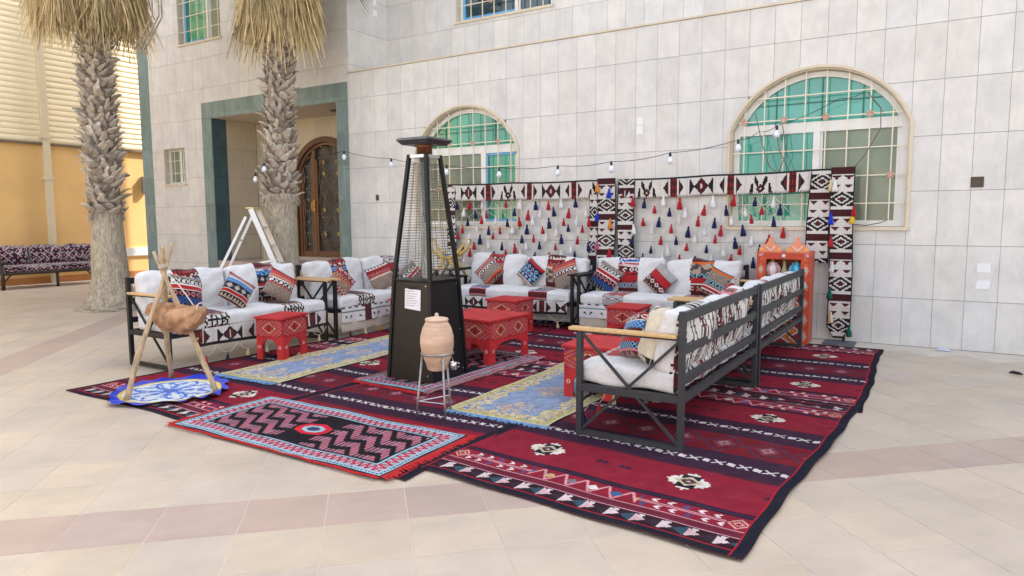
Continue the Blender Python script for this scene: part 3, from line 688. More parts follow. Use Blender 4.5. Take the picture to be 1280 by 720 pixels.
# wall boxes and papers
mb = MB(); ring(mb, PF, [(.19,1.88),(.19,2.0),(.315,2.0),(.315,1.88),(.19,1.88)], [(.205,1.893),(.205,1.987),(.3,1.987),(.3,1.893),(.205,1.893)], -.012, .01); mb.box(.2,.305,YW-.004,YW-.0025,1.888,1.992)
tag(mb.build('socket_box', mat('brown_box', (.09,.06,.045), .6)), 'empty brown electrical box set in the marble right of the large arched window', 'socket box')
mb = MB(); mb.box(-8.905,-8.84,YW-.014,YW-.0025,1.89,1.995).box(-8.89,-8.858,YW-.018,YW-.014,1.91,1.97); tag(mb.build('socket_box', mat('maroon_box', (.10,.045,.045), .5)), 'small dark socket box on the wall left of the patio heater', 'socket box')
M_paper = mat('paper', (.74,.76,.78), .7, var=.03)
def paper(x0,x1,z0,z1,lab,P=PF,tilt=.0):
    n = 4; mb = MB(); 
    for k in range(n):
        a, b = x0+(x1-x0)*k/n, x0+(x1-x0)*(k+1)/n; c0 = .003+.006*(k/n)**2; c1 = .003+.006*((k+1)/n)**2
        q = lambda x,z,c: P(x+tilt*(z-z0), z, -.003-c)
        mb.add([q(a,z0,c0),q(b,z0,c1),q(b,z1,c1),q(a,z1,c0),q(a,z0,c0-.0008),q(b,z0,c1-.0008),q(b,z1,c1-.0008),q(a,z1,c0-.0008)],[(0,1,2,3),(7,6,5,4),(0,4,5,1),(2,6,7,3)])
    tag(mb.build('paper_note', M_paper), lab, 'paper')
paper(.30,.43,.915,1.02,'white paper square stuck on the marble wall at far right, upper of two')
paper(.295,.43,.725,.825,'white paper square stuck on the marble wall at far right, lower and slightly crooked', tilt=.12)
paper(-3.85,-3.75,2.87,2.98,'white paper patch high on the wall between the arched windows, upper of two')
paper(-3.86,-3.75,2.74,2.86,'white paper patch high on the wall between the arched windows, lower of two')
paper(.68,.78,5.42,5.53,'white paper patch on the shaded upper return wall, lower of two', P=PS)
paper(.68,.77,5.62,5.73,'white paper patch on the shaded upper return wall, upper of two', P=PS)

# ------------------------------------------------------------------ ochre boundary wall with cream cladding
XO = -19.0
bw = thing('boundary_wall', 'ochre plastered boundary wall with cream ribbed cladding above', 'wall', (XO,9,0))
def ob(mb, name, m, **k): mb.v = [(a-XO, b-9, c) for a,b,c in mb.v]; return mb.build(name, m, bw, **k)
mb = MB(); mb.box(XO-.3, XO, -6, 22, -.3, 3.42); ob(mb, 'plaster_wall', M_orange)
mb = MB(); mb.box(XO, XO+.02, -6, 22, -.05, .16); ob(mb, 'skirting', mat('dark_ochre', (.42,.17,.05), .8))
mb = MB(); mb.box(XO-.28, XO-.02, -6, 22, 3.425, 9); ob(mb, 'cladding_frame', M_pipe)
mb = MB(); z = 3.46; p = .136
while z < 6.9:
    pr = [(.0,z),(.008,z+.02),(.017,z+.05),(.013,z+.1),(.0,z+p)]
    mb.add([(XO-.015+d,y,zz) for y in (-6,22) for d,zz in pr], [(k,k+1,k+6,k+5) for k in range(4)]); z += p
ob(mb, 'ribbed_cladding', M_clad)
mb = MB(); mb.box(XO-.02, XO+.09, -6, 22, 6.93, 7.5).box(XO-.02,XO+.12,-6,22,7.52,7.6); ob(mb, 'top_beam', mat('ochre_beam', (.66,.44,.18), .6))
mb = MB(); mb.box(XO+.002, XO+.075, -6, 22, 3.40, 3.452); ob(mb, 'drip_rail', mat('dark_rail', (.16,.12,.08), .6))
def pipe(y):
    mb = MB(); mb.box(XO+.005, XO+.13, y-.075, y+.075, 0, 7.0); o = ob(mb, 'downpipe', M_pipe, bevel=.01)
    mb = MB(); mb.box(XO+.003, XO+.145, y-.12, y+.12, 2.55, 2.62).box(XO+.003, XO+.15, y-.12, y+.12, 3.56, 3.60); mb.v = [(a-XO,b-9,c) for a,b,c in mb.v]; mb.build('pipe_clip', M_pipe, o)
pipe(8.62); pipe(4.2)
mb = MB(); mb.box(XO+.003, XO+.05, 10.2, 14, .58, .80); ob(mb, 'white_band', M_white)
mb = MB(); mb.box(XO+.01, XO+.12, 11.0, 11.12, 2.3, 2.75); ob(mb, 'meter_box', mat('grey_box', (.2,.2,.2), .5))

# added unseen wall behind the camera: bounces warm light at the villa and glass
fw_ = thing('added_bounce_wall', 'plain cream wall added behind the camera for bounced light and window reflections', 'wall', (-3,-9,0)); M_fw = mat('cream_plaster', (.58,.525,.44), .85, var=.08, scale=1.2)
MB().box(-16,18,-.25,0,-.3,3.2).build('plaster_wall', M_fw, fw_); MB().box(-16.05,18.05,-.3,.05,3.202,3.32).build('coping', M_trim, fw_)
for k in range(9): MB().box(-15.8+k*4.1,-15.4+k*4.1,.002,.12,-.1,3.2).build('pilaster', M_fw, fw_)
# ------------------------------------------------------------------ palms
M_trunk = mat('palm_trunk', (.42,.365,.275), .95, var=.4, scale=10, stretch=(5,5,1.2), bump=.8, bscale=26, col2=(.32,.28,.215))
M_core = mat('palm_core', (.25,.20,.15), .95, var=.4, scale=12, bump=.6)
M_boot = mat('leaf_base', (.47,.415,.35), .9, var=.35, scale=14, bump=.5, bscale=40, tint=.3, col2=(.34,.27,.21), stretch=(2,2,.8))
M_dead = mat('dead_frond', (.60,.47,.25), .9, var=.4, scale=7, tint=.3, col2=(.50,.39,.23))
M_leaf = mat('palm_leaf', (.07,.11,.04), .6, var=.3, scale=8)
def boot_mesh(seed):
    r = random.Random(seed); mb = MB(); W_ = r.uniform(.065,.1); sec = []
    cur = r.uniform(.4,.85)
    for (x, z, w_, th) in ((-.03,0,W_,.035),(.035,.07,W_*.92,.045),(.085*cur,.15,W_*.62,.034),(.135*cur,.215,W_*.4,.024),(.17*cur+r.uniform(-.02,.03),.26+r.uniform(-.03,.03),W_*.22,.012)):
        tw = r.uniform(-.015,.015); sec.append([(x-th*.6,-w_+tw,z),(x+th*.4,-w_*.5+tw,z-.012),(x+th*.4,w_*.5+tw,z-.012),(x-th*.6,w_+tw,z)])
    vs = [p for q in sec for p in q]; fs = [(i*4+k, i*4+(k+1)%4, i*4+4+(k+1)%4, i*4+4+k) for i in range(4) for k in range(4)] + [(16,17,18,19)]
    mb.add(vs, fs); me = mb.mesh('leaf_base', True); me.materials.append(M_boot); return me
boots = [boot_mesh(k) for k in range(6)]
def frond_mesh(seed):
    r = random.Random(seed); mb = MB(); n = 34
    for k in range(n):
        a = r.uniform(0,2*PI); d = .15*math.sqrt(r.random()); x, y = d*math.cos(a), d*math.sin(a); Ln = r.uniform(.5,1.0); wd = r.uniform(.006,.015); t = r.uniform(0,PI)
        bx_, by_ = r.uniform(-.12,.12), r.uniform(-.12,.12); vs = []
        for j in range(5):
            s = j/4; w2 = wd*(1-.75*s); cx, cy, cz = x*(.4+.8*s)+bx_*s*s, y*(.4+.8*s)+by_*s*s, -Ln*s
            tt = t+s*r.uniform(-.5,.5); vs += [(cx-w2*math.cos(tt), cy-w2*math.sin(tt), cz), (cx+w2*math.cos(tt), cy+w2*math.sin(tt), cz)]
        mb.add(vs, [(2*j,2*j+1,2*j+3,2*j+2) for j in range(4)])
    mb.tube([(-.25,0,.05),(-.1,0,.06),(0,0,0),(.01,0,-.3)], [.014,.012,.012,.006], 5)
    me = mb.mesh('dead_frond'); me.materials.append(M_dead); return me
fronds = [frond_mesh(k) for k in range(6)]
def fan_mesh():
    mb = MB()
    for k in range(30):
        a = -1.9+3.8*k/29; p0 = (.7,0,.25); d = Vector((math.cos(a), math.sin(a), 0)); L_ = .75*(1-.25*abs(a)/1.9)
        q = Vector(p0); s = Vector((-d.y, d.x, 0))*.018
        e1 = q + d*L_*.6 + Vector((0,0,.02)); e2 = q + d*L_ + Vector((0,0,-.14))
        mb.add([q, e1-s, e1+s, e2], [(0,1,2),(1,3,2)])
    mb.tube([(0,0,0),(.35,0,.16),(.7,0,.25)], .014, 5); me = mb.mesh('fan_leaf'); me.materials.append(M_leaf); return me
fan = fan_mesh()
def palm(x, y, prof, zb, ztop, rcore, label, skirt, sr, lean, seed):
    r = random.Random(seed); t = thing('palm_tree', label, 'palm tree', (x,y,0), group='palms in front of the villa')
    n = 40; vs = []; fs = []; zz = []
    for i in range(len(prof)-1):
        (r0,z0),(r1,z1) = prof[i], prof[i+1]; k = max(2, int((z1-z0)/.03)) if i else 5
        for j in range(k): s = j/k; zz.append((r0+(r1-r0)*s, z0+(z1-z0)*s))
    zz.append(prof[-1])
    for (rr, z) in zz:
        for j in range(n):
            a = 2*PI*j/n; q = rr*(1+.02*math.sin(a*3+z*2)+r.uniform(-.012,.012)) + (.05*max(0,.25-z)*4*r.uniform(-1,1) if z < .25 else 0)
            vs.append((q*math.cos(a)+lean*z, q*math.sin(a), z))
    for i in range(len(zz)-1):
        for j in range(n): fs.append((i*n+j, i*n+(j+1)%n, (i+1)*n+(j+1)%n, (i+1)*n+j))
    MB().add(vs, fs).build('trunk', M_trunk, t, True)
    mb = MB(); mb.tube([(lean*z,0,z) for z in np.linspace(zb-.05, ztop+1.0, 12)], [rcore*(1-.16*k/11) for k in range(12)], 18); mb.build('upper_trunk', M_core, t, True)
    # ragged collar where the old leaf bases stop
    ring_ = MB()
    for k in range(70):
        a = r.uniform(0,2*PI); R0 = prof[-1][0]+.0; p = Vector((R0*math.cos(a)+lean*zb, R0*math.sin(a), zb+r.uniform(-.1,.06)))
        ring_.tube([p, p+Vector((math.cos(a)*.03, math.sin(a)*.03, -.05)), p+Vector((math.cos(a)*r.uniform(.02,.05)+r.uniform(-.03,.03), math.sin(a)*r.uniform(.02,.05), r.uniform(-.12,-.04)))], [.014,.009,.003], 4)
    stuff(ring_.build('fibre_collar', M_boot, t))
    z = zb; row = 0
    nrow = int((ztop-zb)/.085)
    for row in range(nrow):
        z = zb + row*.085; m_ = 8; s0 = .8-.16*row/nrow
        for k in range(m_):
            a = 2*PI*(k+.5*(row % 2)+row*.13)/m_ + r.uniform(-.1,.1); R0 = rcore*(1-.12*row/nrow)
            o = link('leaf_base', r.choice(boots), t, loc=(R0*math.cos(a)+lean*z, R0*math.sin(a), z+r.uniform(-.03,.03)), rot=(r.uniform(-.7,.7), r.uniform(-.15,.55), a+r.uniform(-.3,.3)))
            s = s0*r.uniform(.8,1.2); o.scale = (s*r.uniform(.7,1.3), s*r.uniform(1.1,1.7), s*r.uniform(.7,1.1))
    for k in range(skirt):
        a = r.uniform(0,2*PI); R0 = sr*math.sqrt(r.uniform(.05,1)); zt = ztop + 1.35 - .35*(R0/sr)**2 + r.uniform(-.35,.3)
        if r.random() < .15: zt -= .3
        o = link('dead_frond', r.choice(fronds), t, loc=(R0*math.cos(a)+lean*zt, R0*math.sin(a), zt), rot=(r.uniform(-.15,.15), r.uniform(-.2,.1), a)); s = r.uniform(.85,1.25); o.scale = (s, s, s*r.uniform(.9,1.15))
    for k in range(26):
        o = link('fan_leaf', fan, t, loc=(lean*ztop, 0, ztop+1.5), rot=(r.uniform(-.2,.2), r.uniform(-1.0,.5), 2*PI*k/26)); o.scale = (1.3,)*3
    return t
p1 = palm(-12.42, 6.56, [(.57,0),(.45,.06),(.36,.25),(.30,.5),(.265,1.1),(.238,1.55),(.243,1.72)], 1.68, 4.75, .225, 'stout palm by the far left bench with its flared trunk base in full view', 170, .78, -.02, 3)
tw = MB()
for k, (dy, b) in enumerate(((.0,.35),(.08,.5),(.15,.42))): tw.tube([(.75,dy+.3,5.6),(1.0+b*.3,dy+.35,5.3),(1.05+b*.35,dy+.3,4.9),(.85+b*.1,dy+.25,4.55),(.8,dy+.2,4.4)], .013, 5)
tw.build('dry_stems', M_boot, p1, True)
p2 = palm(-10.2, 8.4, [(.5,0),(.42,.1),(.36,.3),(.31,.7),(.29,1.3),(.275,1.7),(.285,2.0)], 1.95, 4.6, .222, 'palm in front of the green framed porch with the white ladder standing beside it', 150, .60, .035, 11)

# ------------------------------------------------------------------ fabrics and metals
M_cloth = mat('woven_cloth', attr=True, rough=.95, var=.1, scale=40, bump=.25, bscale=260, spec=.15, sheen=.2)
M_rug = mat('woven_rug', attr=True, rough=.97, var=.16, scale=9, bump=.45, bscale=190, spec=.1, dust=.03)
M_paint = mat('painted_wood', attr=True, rough=.58, var=.14, scale=16, spec=.22)
M_metal = mat('dark_metal', (.013,.0135,.015), .5, var=.15, scale=14, spec=.25)
M_grey = mat('grey_metal', (.034,.036,.042), .5, var=.15, scale=14, spec=.3)
M_arm = mat('tan_wood', (.55,.36,.17), .5, var=.18, scale=8, stretch=(1,9,9), bump=.05)
M_cord = mat('white_cord', (.6,.57,.5), .95); M_cord2 = mat('net_cord', (.56,.50,.42), .95, var=.15)
M_red = mat('red_paint', (.47,.03,.033), .58, var=.22, scale=9, bump=.08, spec=.22)
def tassel_mesh(c, name):
    m_ = mat('wool_'+name, c, .95, var=.3, scale=60, stretch=(1,1,.15), bump=.5, bscale=150, spec=.1, sheen=.2); mb = MB()
    mb.lathe([(.001,0),(.006,-.004),(.011,-.014),(.013,-.024),(.009,-.033),(.012,-.04),(.02,-.06),(.026,-.09),(.029,-.118),(.022,-.124),(.001,-.122)], 9, cap=False)
    me = mb.mesh('tassel', True); me.materials.append(m_); return me
TS = {'red': tassel_mesh(tuple(alb(178,36,44)), 'red'), 'navy': tassel_mesh(tuple(alb(34,38,84)), 'navy'), 'white': tassel_mesh((.68,.67,.68), 'white'), 'blue': tassel_mesh(tuple(alb(30,60,205)), 'blue'),
      'orange': tassel_mesh(tuple(alb(225,140,40)), 'orange'), 'yellow': tassel_mesh(tuple(alb(230,190,40)), 'yellow'), 'green': tassel_mesh(tuple(alb(25,95,80)), 'green'), 'cream': tassel_mesh(tuple(alb(225,205,160)), 'cream'), 'pink': tassel_mesh(tuple(alb(200,90,140)), 'pink'), 'maroon': tassel_mesh(tuple(alb(110,35,40)), 'maroon')}
def tassel(parent, c, loc, s=1.0, top=False):
    o = link('tassel', TS[c], parent, loc=loc, rot=(random.uniform(-.08,.08), random.uniform(-.12,.12), random.uniform(0,6))); o.scale = (s*random.uniform(.9,1.15),)*2 + (s*random.uniform(.92,1.08),); return o

def cubegrid(hx, hy, hz, rad, nx, ny, nz, puff=(0,0,0), jit=0, seed=0):
    """rounded, padded box as six joined grids; returns verts and quads"""
    V = []; F = []; n = 0
    def side(ax, sgn, n1, n2):
        nonlocal n
        u = np.linspace(-1,1,n1+1)[:,None]*np.ones((1,n2+1)); v = np.ones((n1+1,1))*np.linspace(-1,1,n2+1)[None,:]; w_ = np.full_like(u, sgn)
        o = {0: (w_,u,v), 1: (v,w_,u), 2: (u,v,w_)}[ax]; P = np.stack(o,-1).reshape(-1,3)
        f = grid_faces(n1,n2); f = f if sgn > 0 else f[:,::-1]; V.append(P); F.append(f+n); n += len(P)
    for s in (-1,1): side(0,s,ny,nz); side(1,s,nz,nx); side(2,s,nx,ny)
    P = np.vstack(V); F = np.vstack(F); H = np.array([hx,hy,hz]); Q = P*H; inner = H-rad; c = np.clip(Q,-inner,inner); d = Q-c; L = np.linalg.norm(d,axis=1,keepdims=True); L[L<1e-9] = 1; 
    Q = c + d/L*np.minimum(rad, np.maximum(np.abs(d).max(1,keepdims=True),0)*1.0) if True else Q
    un = Q/H
    for a in range(3):
        b_, c_ = [(1,2),(0,2),(0,1)][a]; Q[:,a] += np.sign(un[:,a])*np.abs(un[:,a])*puff[a]*(1-un[:,b_]**2)*(1-un[:,c_]**2)
    if jit:
        r = np.random.RandomState(seed); ph = r.uniform(0,6,6)
        wv = np.sin(Q[:,0]*9+ph[0]+Q[:,2]*5)*np.sin(Q[:,1]*11+ph[1]+Q[:,2]*8) + .6*np.sin(Q[:,0]*21+ph[2]-Q[:,2]*17)*np.sin(Q[:,1]*15+ph[3]+Q[:,2]*19)
        Q += (un*jit)*wv[:,None]
    return Q, F
def padded(name, loc, size, rad, n, colf, m_, parent, puff=(0,0,0), jit=.004, seed=0, rot=None):
    Q, F = cubegrid(size[0]/2, size[1]/2, size[2]/2, rad, *n, puff, jit, seed); C = colf(Q[F].mean(1))
    me = np_mesh(name, Q, F, C, m_, True); return link(name, me, parent, loc=loc, rot=rot)

# stripe recipes for the bands and the throw pillows (each in metres)
REC = [
 [(.03,'s',MAR),(.015,'s',PNK),(.02,'s',GRY),(.012,'s',WHT),(.06,'c',LBL,BLU,.016),(.09,'d',BLK,GRY,WHT,.09),(.012,'s',WHT),(.035,'s',RED),(.012,'s',WHT),(.05,'t',BLK,TAN,.04),(.03,'s',MAR),(.05,'d',BLK,TAN,LBL,.05),(.2,'z',MAR,TAN,.05,.2)],
 [(.05,'z',MAR,PNK,.04,.2),(.012,'s',WHT),(.03,'s',RED),(.012,'s',WHT),(.06,'x',BLK,WHT,.05),(.14,'c',TAN,A(90,80,80),.011),(.012,'s',ORG),(.03,'s',RED),(.05,'z',BLK,TAN,.03,.2),(.2,'s',MAR)],
 [(.04,'t',BLK,RED,.05),(.05,'d',MAR,WHT,RED,.08),(.012,'s',WHT),(.05,'c',BLU,LBL,.016),(.03,'s',MAR),(.05,'z',BLK,PNK,.05,.2),(.03,'s',RED),(.05,'c',LBL,NVY,.016),(.012,'s',PNK),(.09,'d',MAR,GRY,RED,.09),(.3,'s',RED)],
 [(.04,'t',MAR,WHT,.05),(.05,'z',RED,MAR,.05,.25),(.05,'z',MAR,PNK,.03,.25),(.02,'s',ORG),(.015,'s',WHT),(.2,'c',TAN,A(95,75,75),.012),(.3,'s',MAR)],
 [(.05,'s',RED),(.012,'s',BLK),(.08,'d',NVY,LBL,RED,.08),(.08,'d',LBL,NVY,RED,.08),(.06,'d',NVY,LBL,WHT,.08),(.03,'c',A(200,180,170),TAN,.012),(.012,'s',BLK),(.06,'s',A(196,170,160)),(.3,'s',NVY)],
 [(.1,'c',GRY,A(200,195,195),.012),(.014,'t',BLK,RED,.03),(.09,'s',RED),(.014,'t',RED,BLK,.03),(.075,'d',MAR,WHT,RED,.09),(.014,'s',BLK),(.06,'z',MAR,TAN,.05,.2),(.3,'s',MAR)],
 [(.07,'z',WHT,BLU,.04,.25),(.015,'s',RED),(.02,'s',A(220,180,180)),(.015,'s',WHT),(.08,'d',MAR,WHT,MAR,.09),(.025,'t',RED,BLK,.03),(.09,'s',RED),(.02,'t',BLK,RED,.03),(.08,'d',GRY,LBL,MAR,.09),(.3,'s',MAR)],
 [(.02,'s',MAR),(.03,'s',ORG),(.13,'c',TAN,A(85,70,70),.011),(.06,'x',A(130,175,185),BLK,.05),(.02,'s',RED),(.015,'s',WHT),(.035,'s',RED),(.015,'s',WHT),(.09,'d',MAR,TAN,RED,.07),(.3,'s',MAR)],
 [(.03,'s',RED),(.07,'d',MAR,WHT,RED,.08),(.03,'s',RED),(.05,'z',MAR,TAN,.04,.25),(.02,'s',ORG),(.09,'c',TAN,A(120,80,80),.012),(.04,'z',RED,WHT,.05,.2),(.3,'s',MAR)],
 [(.06,'x',BLK,WHT,.06),(.012,'s',RED),(.012,'s',WHT),(.05,'c',A(120,70,70),TAN,.013),(.3,'t',MAR,BLK,.05)],
 [(.05,'c',TAN,A(70,70,80),.012),(.06,'x',BLK,WHT,.055),(.014,'s',WHT),(.045,'s',RED),(.014,'s',WHT),(.08,'d',BLK,PNK,NVY,.07),(.07,'c',BLU,BLK,.018),(.3,'z',BLK,GRY,.05,.2)],
 [(.04,'t',RED,MAR,.06),(.05,'s',A(185,70,70)),(.03,'c',ORG,TAN,.012),(.015,'s',RED),(.012,'s',WHT),(.06,'x',BLK,WHT,.06),(.015,'s',RED),(.3,'c',TAN,A(95,85,85),.011)],
]
WC = np.array([.62,.615,.625])
def bandcol(U, T, rec): return stripes(U, T, REC[rec], MAR)

def make_sofa(loc, rz, L, label, recs, metal, armm, seed, D=.74, backsadu=False, z_off=0):
    t = thing('garden_sofa', label, 'sofa', loc, rz, 'metal framed sofas around the carpets'); w_ = .042
    for x in (.025, L-.025):
        for y, h in ((.02,.752),(D-.025,.945)):
            MB().box(x-w_/2,x+w_/2,y-w_/2,y+w_/2,0,h).build('leg', metal, t, bevel=.004)
        y0, y1 = .02+w_/2, D-.025-w_/2
        MB().box(x-.02,x+.02,y0,y1,.015,.05).build('base_rail', metal, t)
        MB().box(x-.02,x+.02,y0,y1,.335,.385).build('side_rail', metal, t)
        MB().box(x-.02,x+.02,y0-.03,y1,.7525,.765).build('arm_rail', metal, t)
        sx = .006 if x < L/2 else -.006
        MB().bar((x+sx,y0,.06),(x+sx,y1,.745),.018,.018).bar((x-sx*.9,y0,.745),(x-sx*.9,y1,.06),.018,.018).build('cross_brace', metal, t)
        MB().box(x-.04,x+.04,-.055,D-.055,.766,.79).build('armrest', armm, t, bevel=.006)
    for y in (.02, D-.025): MB().box(.05,L-.05,y-.02,y+.02,.336,.384).build('seat_rail', metal, t)
    for z0, z1 in ((.455,.515),(.655,.715),(.872,.938)): MB().box(.05,L-.05,D-.04,D-.012,z0,z1).build('back_slat', metal, t, bevel=.003)
    for k in range(8):
        x = .15+(L-.3)*k/7; MB().box(x-.035,x+.035,.05,D-.055,.352,.366).build('seat_slat', metal, t)
    cl = L-.11; r = random.Random(seed)
    xb = [L*.26, L*.745]
    def seatcol(P):
        C = np.tile(WC, (len(P),1)).astype(float); X = P[:,0]+L/2; Tt = np.where(P[:,1] < -.3, .0+(-P[:,2])*.8+.02, (P[:,1]+.36)*.45+.08)
        for b, rc in zip(xb, recs[2:4]):
            mm = np.abs(X-b) < .15; C[mm] = bandcol(X[mm]-b, np.abs(Tt[mm]), rc)
        if backsadu:
            mm = (P[:,1] > D/2-.06); C[mm] = sadu(X[mm]*1.6, P[mm,2]+.09, .2)
        return C
    padded('seat_cushion', (L/2, (D-.1)/2-.01+(.02 if backsadu else 0), .455), (cl, D-.07+(.03 if backsadu else 0), .15), .045, (100,22,10), seatcol, M_cloth, t, (0,0,.02), .007, seed)
    for k in range(2):
        bw_ = cl/2-.01; rc = recs[k]
        def backcol(P, rc=rc, k=k):
            C = np.tile(WC, (len(P),1)).astype(float); mm = np.abs(P[:,0]+(xb[k]-(.055+bw_/2+k*(cl/2+.005)))*-1) < .15
            C[mm] = bandcol(P[mm,0], .25-P[mm,2], rc)
            if backsadu:
                b = (P[:,1] > .05); wob = .02*np.sin(P[b,2]*23+P[b,0]*3); C[b] = sadu((P[b,0]+wob)*2.1+3, np.clip(P[b,2]*.45+.12,0,.239), .24, k)
            return C
        o = padded('back_cushion', (.055+bw_/2+k*(cl/2+.005), D-.155+r.uniform(-.01,.01), (.70 if backsadu else .735)+r.uniform(-.008,.008)), (bw_, .16, .43 if backsadu else .49), .05, (48,8,26), backcol, M_cloth, t, (0,.05,.025), .013, seed+k*7, rot=(-.12,r.uniform(-.02,.02),r.uniform(-.02,.02)))
    return t
def drape(loc, rz, L, h, label, seed, style=0, tcols=('red','navy','cream','white'), low=.0):
    """sadu band hung along a seat front with a knotted net and tassels under it; local x along, -y outwards, z=0 the top edge"""
    r = np.random.RandomState(seed); ph = r.uniform(0,6,4)
    def pos(u, v):
        return u*L, -.012*np.sin(u*L*11+ph[0])*(1-v)-.006*np.sin(u*L*27+ph[1])*(1-v)-.01, (v-1)*h - .012*np.sin(u*PI*2.3+ph[2])*(1-v)
    def colf(u, v):
        if style == 0:
            C = sadu(u*L, v*h, h, seed); C[v < .17] = BLK
        else:
            C = np.empty(u.shape+(3,)); C[:] = WC; X = u*L; p = X % .26; T = v*h
            up = (v > .5); C[(v > .62) & (v < .74)] = A(120,150,165) if style == 2 else A(95,120,125)
            tr = np.abs(p-.13) < .075*(1-np.abs(v-.38)/.22); C[tr & (v < .6) & (np.abs(p-.13) > .035*(v/.4))] = BLK
            mm = ((X-.42) % .9) < .13; C[mm] = MAR; C[mm & (np.floor(T/.02) % 3 == 0)] = BLK
            C[(v > .9) & (np.floor(X/.06) % 2 == 0)] = BLK
        return C
    me = cloth('seat_drape', int(L/.0125), 22, pos, colf, M_cloth, (0,.004,0)); o = link('seat_drape', me, loc=loc, rot=(0,0,rz)); tag(o, label, 'woven drape', 'woven drapes under the sofa seats')
    if style: 
        me2 = cloth('lining', 60, 6, lambda u,v: (u*L, -.004-.008*np.sin(u*L*17+ph[3])*(1-v)+.008, -h+.004-(1-v)*(.13+.012*np.sin(u*L*9))), lambda u,v: np.broadcast_to(A(205,195,180), u.shape+(3,)).copy(), M_cloth, (0,.003,0)); link('lining', me2, o)
    mb = MB(); n = int(L/.26); hh = .1 if not style else .05; zt = -h-(0 if not style else .07); i = 0
    for k in range(n+1):
        x = L*k/n
        if k < n:
            mb.tube([(x,-.012,zt),(x+L/n*.25,-.015,zt-hh*.75),(x+L/n/2,-.015,zt-hh),(x+L/n*.75,-.015,zt-hh*.75),(x+L/n,-.012,zt)], .0035, 4)
            tassel(o, tcols[(k+seed) % len(tcols)], (x+L/n/2, -.016, zt-hh+.012), .75)
    stuff(mb.build('net', M_cord2, o)); return o

def pillow(c, nrm, roll, size, rec, label, seed, th=.075, rot90=False, base=None):
    n = 44; u = np.linspace(-1,1,n+1)[:,None]*np.ones((1,n+1)); v = u.T.copy(); h = size/2
    x = u*h*(1-.05*(1-v**2)); y = v*h*(1-.05*(1-u**2)); z = th*np.sqrt(np.clip((1-np.abs(u)**2.4)*(1-np.abs(v)**2.4),0,1)); r = np.random.RandomState(seed); ph = r.uniform(0,6,3)
    z = z*(1+.09*np.sin(u*5+ph[0])*np.sin(v*4+ph[1])) + 0
    Vf = np.stack([x,y,z+.003],-1).reshape(-1,3); Vb = np.stack([x,y,-z-.003],-1).reshape(-1,3); F = grid_faces(n,n)
    uc = ((np.arange(n)+.5)/n)[:,None]*np.ones((1,n)); vc = uc.T.copy()
    C = (bandcol(uc*size, (1-vc)*size, rec) if base is None else base(uc*size, vc*size)).reshape(-1,3)
    m0 = len(Vf); rim = [i*(n+1) for i in range(n+1)] + [n*(n+1)+j for j in range(1,n+1)] + [i*(n+1)+n for i in range(n-1,-1,-1)] + [j for j in range(n-1,0,-1)]
    rim = np.array(rim); nx = np.roll(rim,-1); side = np.stack([nx,rim,rim+m0,nx+m0],-1)
    V = np.vstack([Vf,Vb]); FF = np.vstack([F,F[:,::-1]+m0,side]); CC = np.vstack([C,np.tile(A(190,175,160),(len(F),1)) if base is None else C,np.tile(C.mean(0),(len(side),1))])
    me = np_mesh('throw_pillow', V, FF, CC, M_cloth, True); N = Vector(nrm).normalized(); X = Vector((0,0,1)).cross(N).normalized(); Y = N.cross(X)
    Mx = Matrix((X,Y,N)).transposed() @ Matrix.Rotation(roll,3,'Z'); o = link('throw_pillow', me); o.matrix_world = Mx.to_4x4(); o.location = c
    return tag(o, label, 'pillow', 'patterned throw pillows on the sofas')

# ------------------------------------------------------------------ carpets
def rug(name, corner, rz, W_, L_, nu, nv, fn, label, cat, z, group=None, wav=.004, seed=0, thick=.005, fold=None):
    ph = np.random.RandomState(seed).uniform(0,6,6)
    def pos(u, v):
        X = u*W_; Y = v*L_; e = wav*(.5+.5*np.sin(X*2.1+ph[0]+Y*1.3))*(.5+.5*np.sin(Y*2.7+ph[1]-X*.8)); ed = np.minimum(np.minimum(X,W_-X),np.minimum(Y,L_-Y)); e = e + wav*.8*np.exp(-ed/.1)*(.5+.5*np.sin((X+Y)*5+ph[2]))
        return X+.010*np.sin(Y*3+ph[3])+.005*np.sin(Y*11+ph[5]), Y+.014*np.sin(X*2.3+ph[4])+.006*np.sin(X*9+ph[2]), e+thick
    me = cloth(name, nu, nv, pos, lambda u,v: fn(u*W_, v*L_, W_, L_), M_rug, thick*.9, True); o = link(name, me, loc=(corner[0],corner[1],z), rot=(0,0,rz)); return tag(o, label, cat, group)
GK = 'red kilim carpets laid under the sofas'
q = math.radians
def cor(x, y, rz, W_): return (x - W_*math.cos(rz), y - W_*math.sin(rz))
rug('kilim', cor(-.724,3.094,q(-3.6),2.06), q(-3.6), 2.06, 3.1, 240, 360, kilim, 'crimson kilim with navy border at the front right under the near grey sofa', 'carpet', .006, GK, seed=1, wav=.011)
rug('kilim', (-4.72,3.05), q(-.8), 2.06, 3.1, 190, 286, kilim, 'crimson kilim in the front middle under the clay jar and the white flecked rug', 'carpet', .003, GK, seed=2)
rug('kilim', (-6.77,3.11), q(-.8), 2.06, 3.1, 170, 256, kilim, 'crimson kilim at the front left under the stick tripod and round blue mat', 'carpet', .0, GK, seed=3)
rug('kilim', cor(-.50,6.02,q(1.4),2.06), q(1.4), 2.06, 3.06, 170, 256, kilim, 'crimson kilim at the back right reaching the painted cabinet', 'carpet', .003, GK, seed=4)
rug('kilim', (-4.62,6.06), q(.5), 2.06, 3.06, 140, 200, kilim, 'crimson kilim at the back middle under the large red table', 'carpet', .0015, GK, seed=5)
rug('kilim', (-6.66,6.08), q(0), 2.06, 3.06, 130, 190, kilim, 'crimson kilim at the back left in front of the left sofa row', 'carpet', .0004, GK, seed=6)
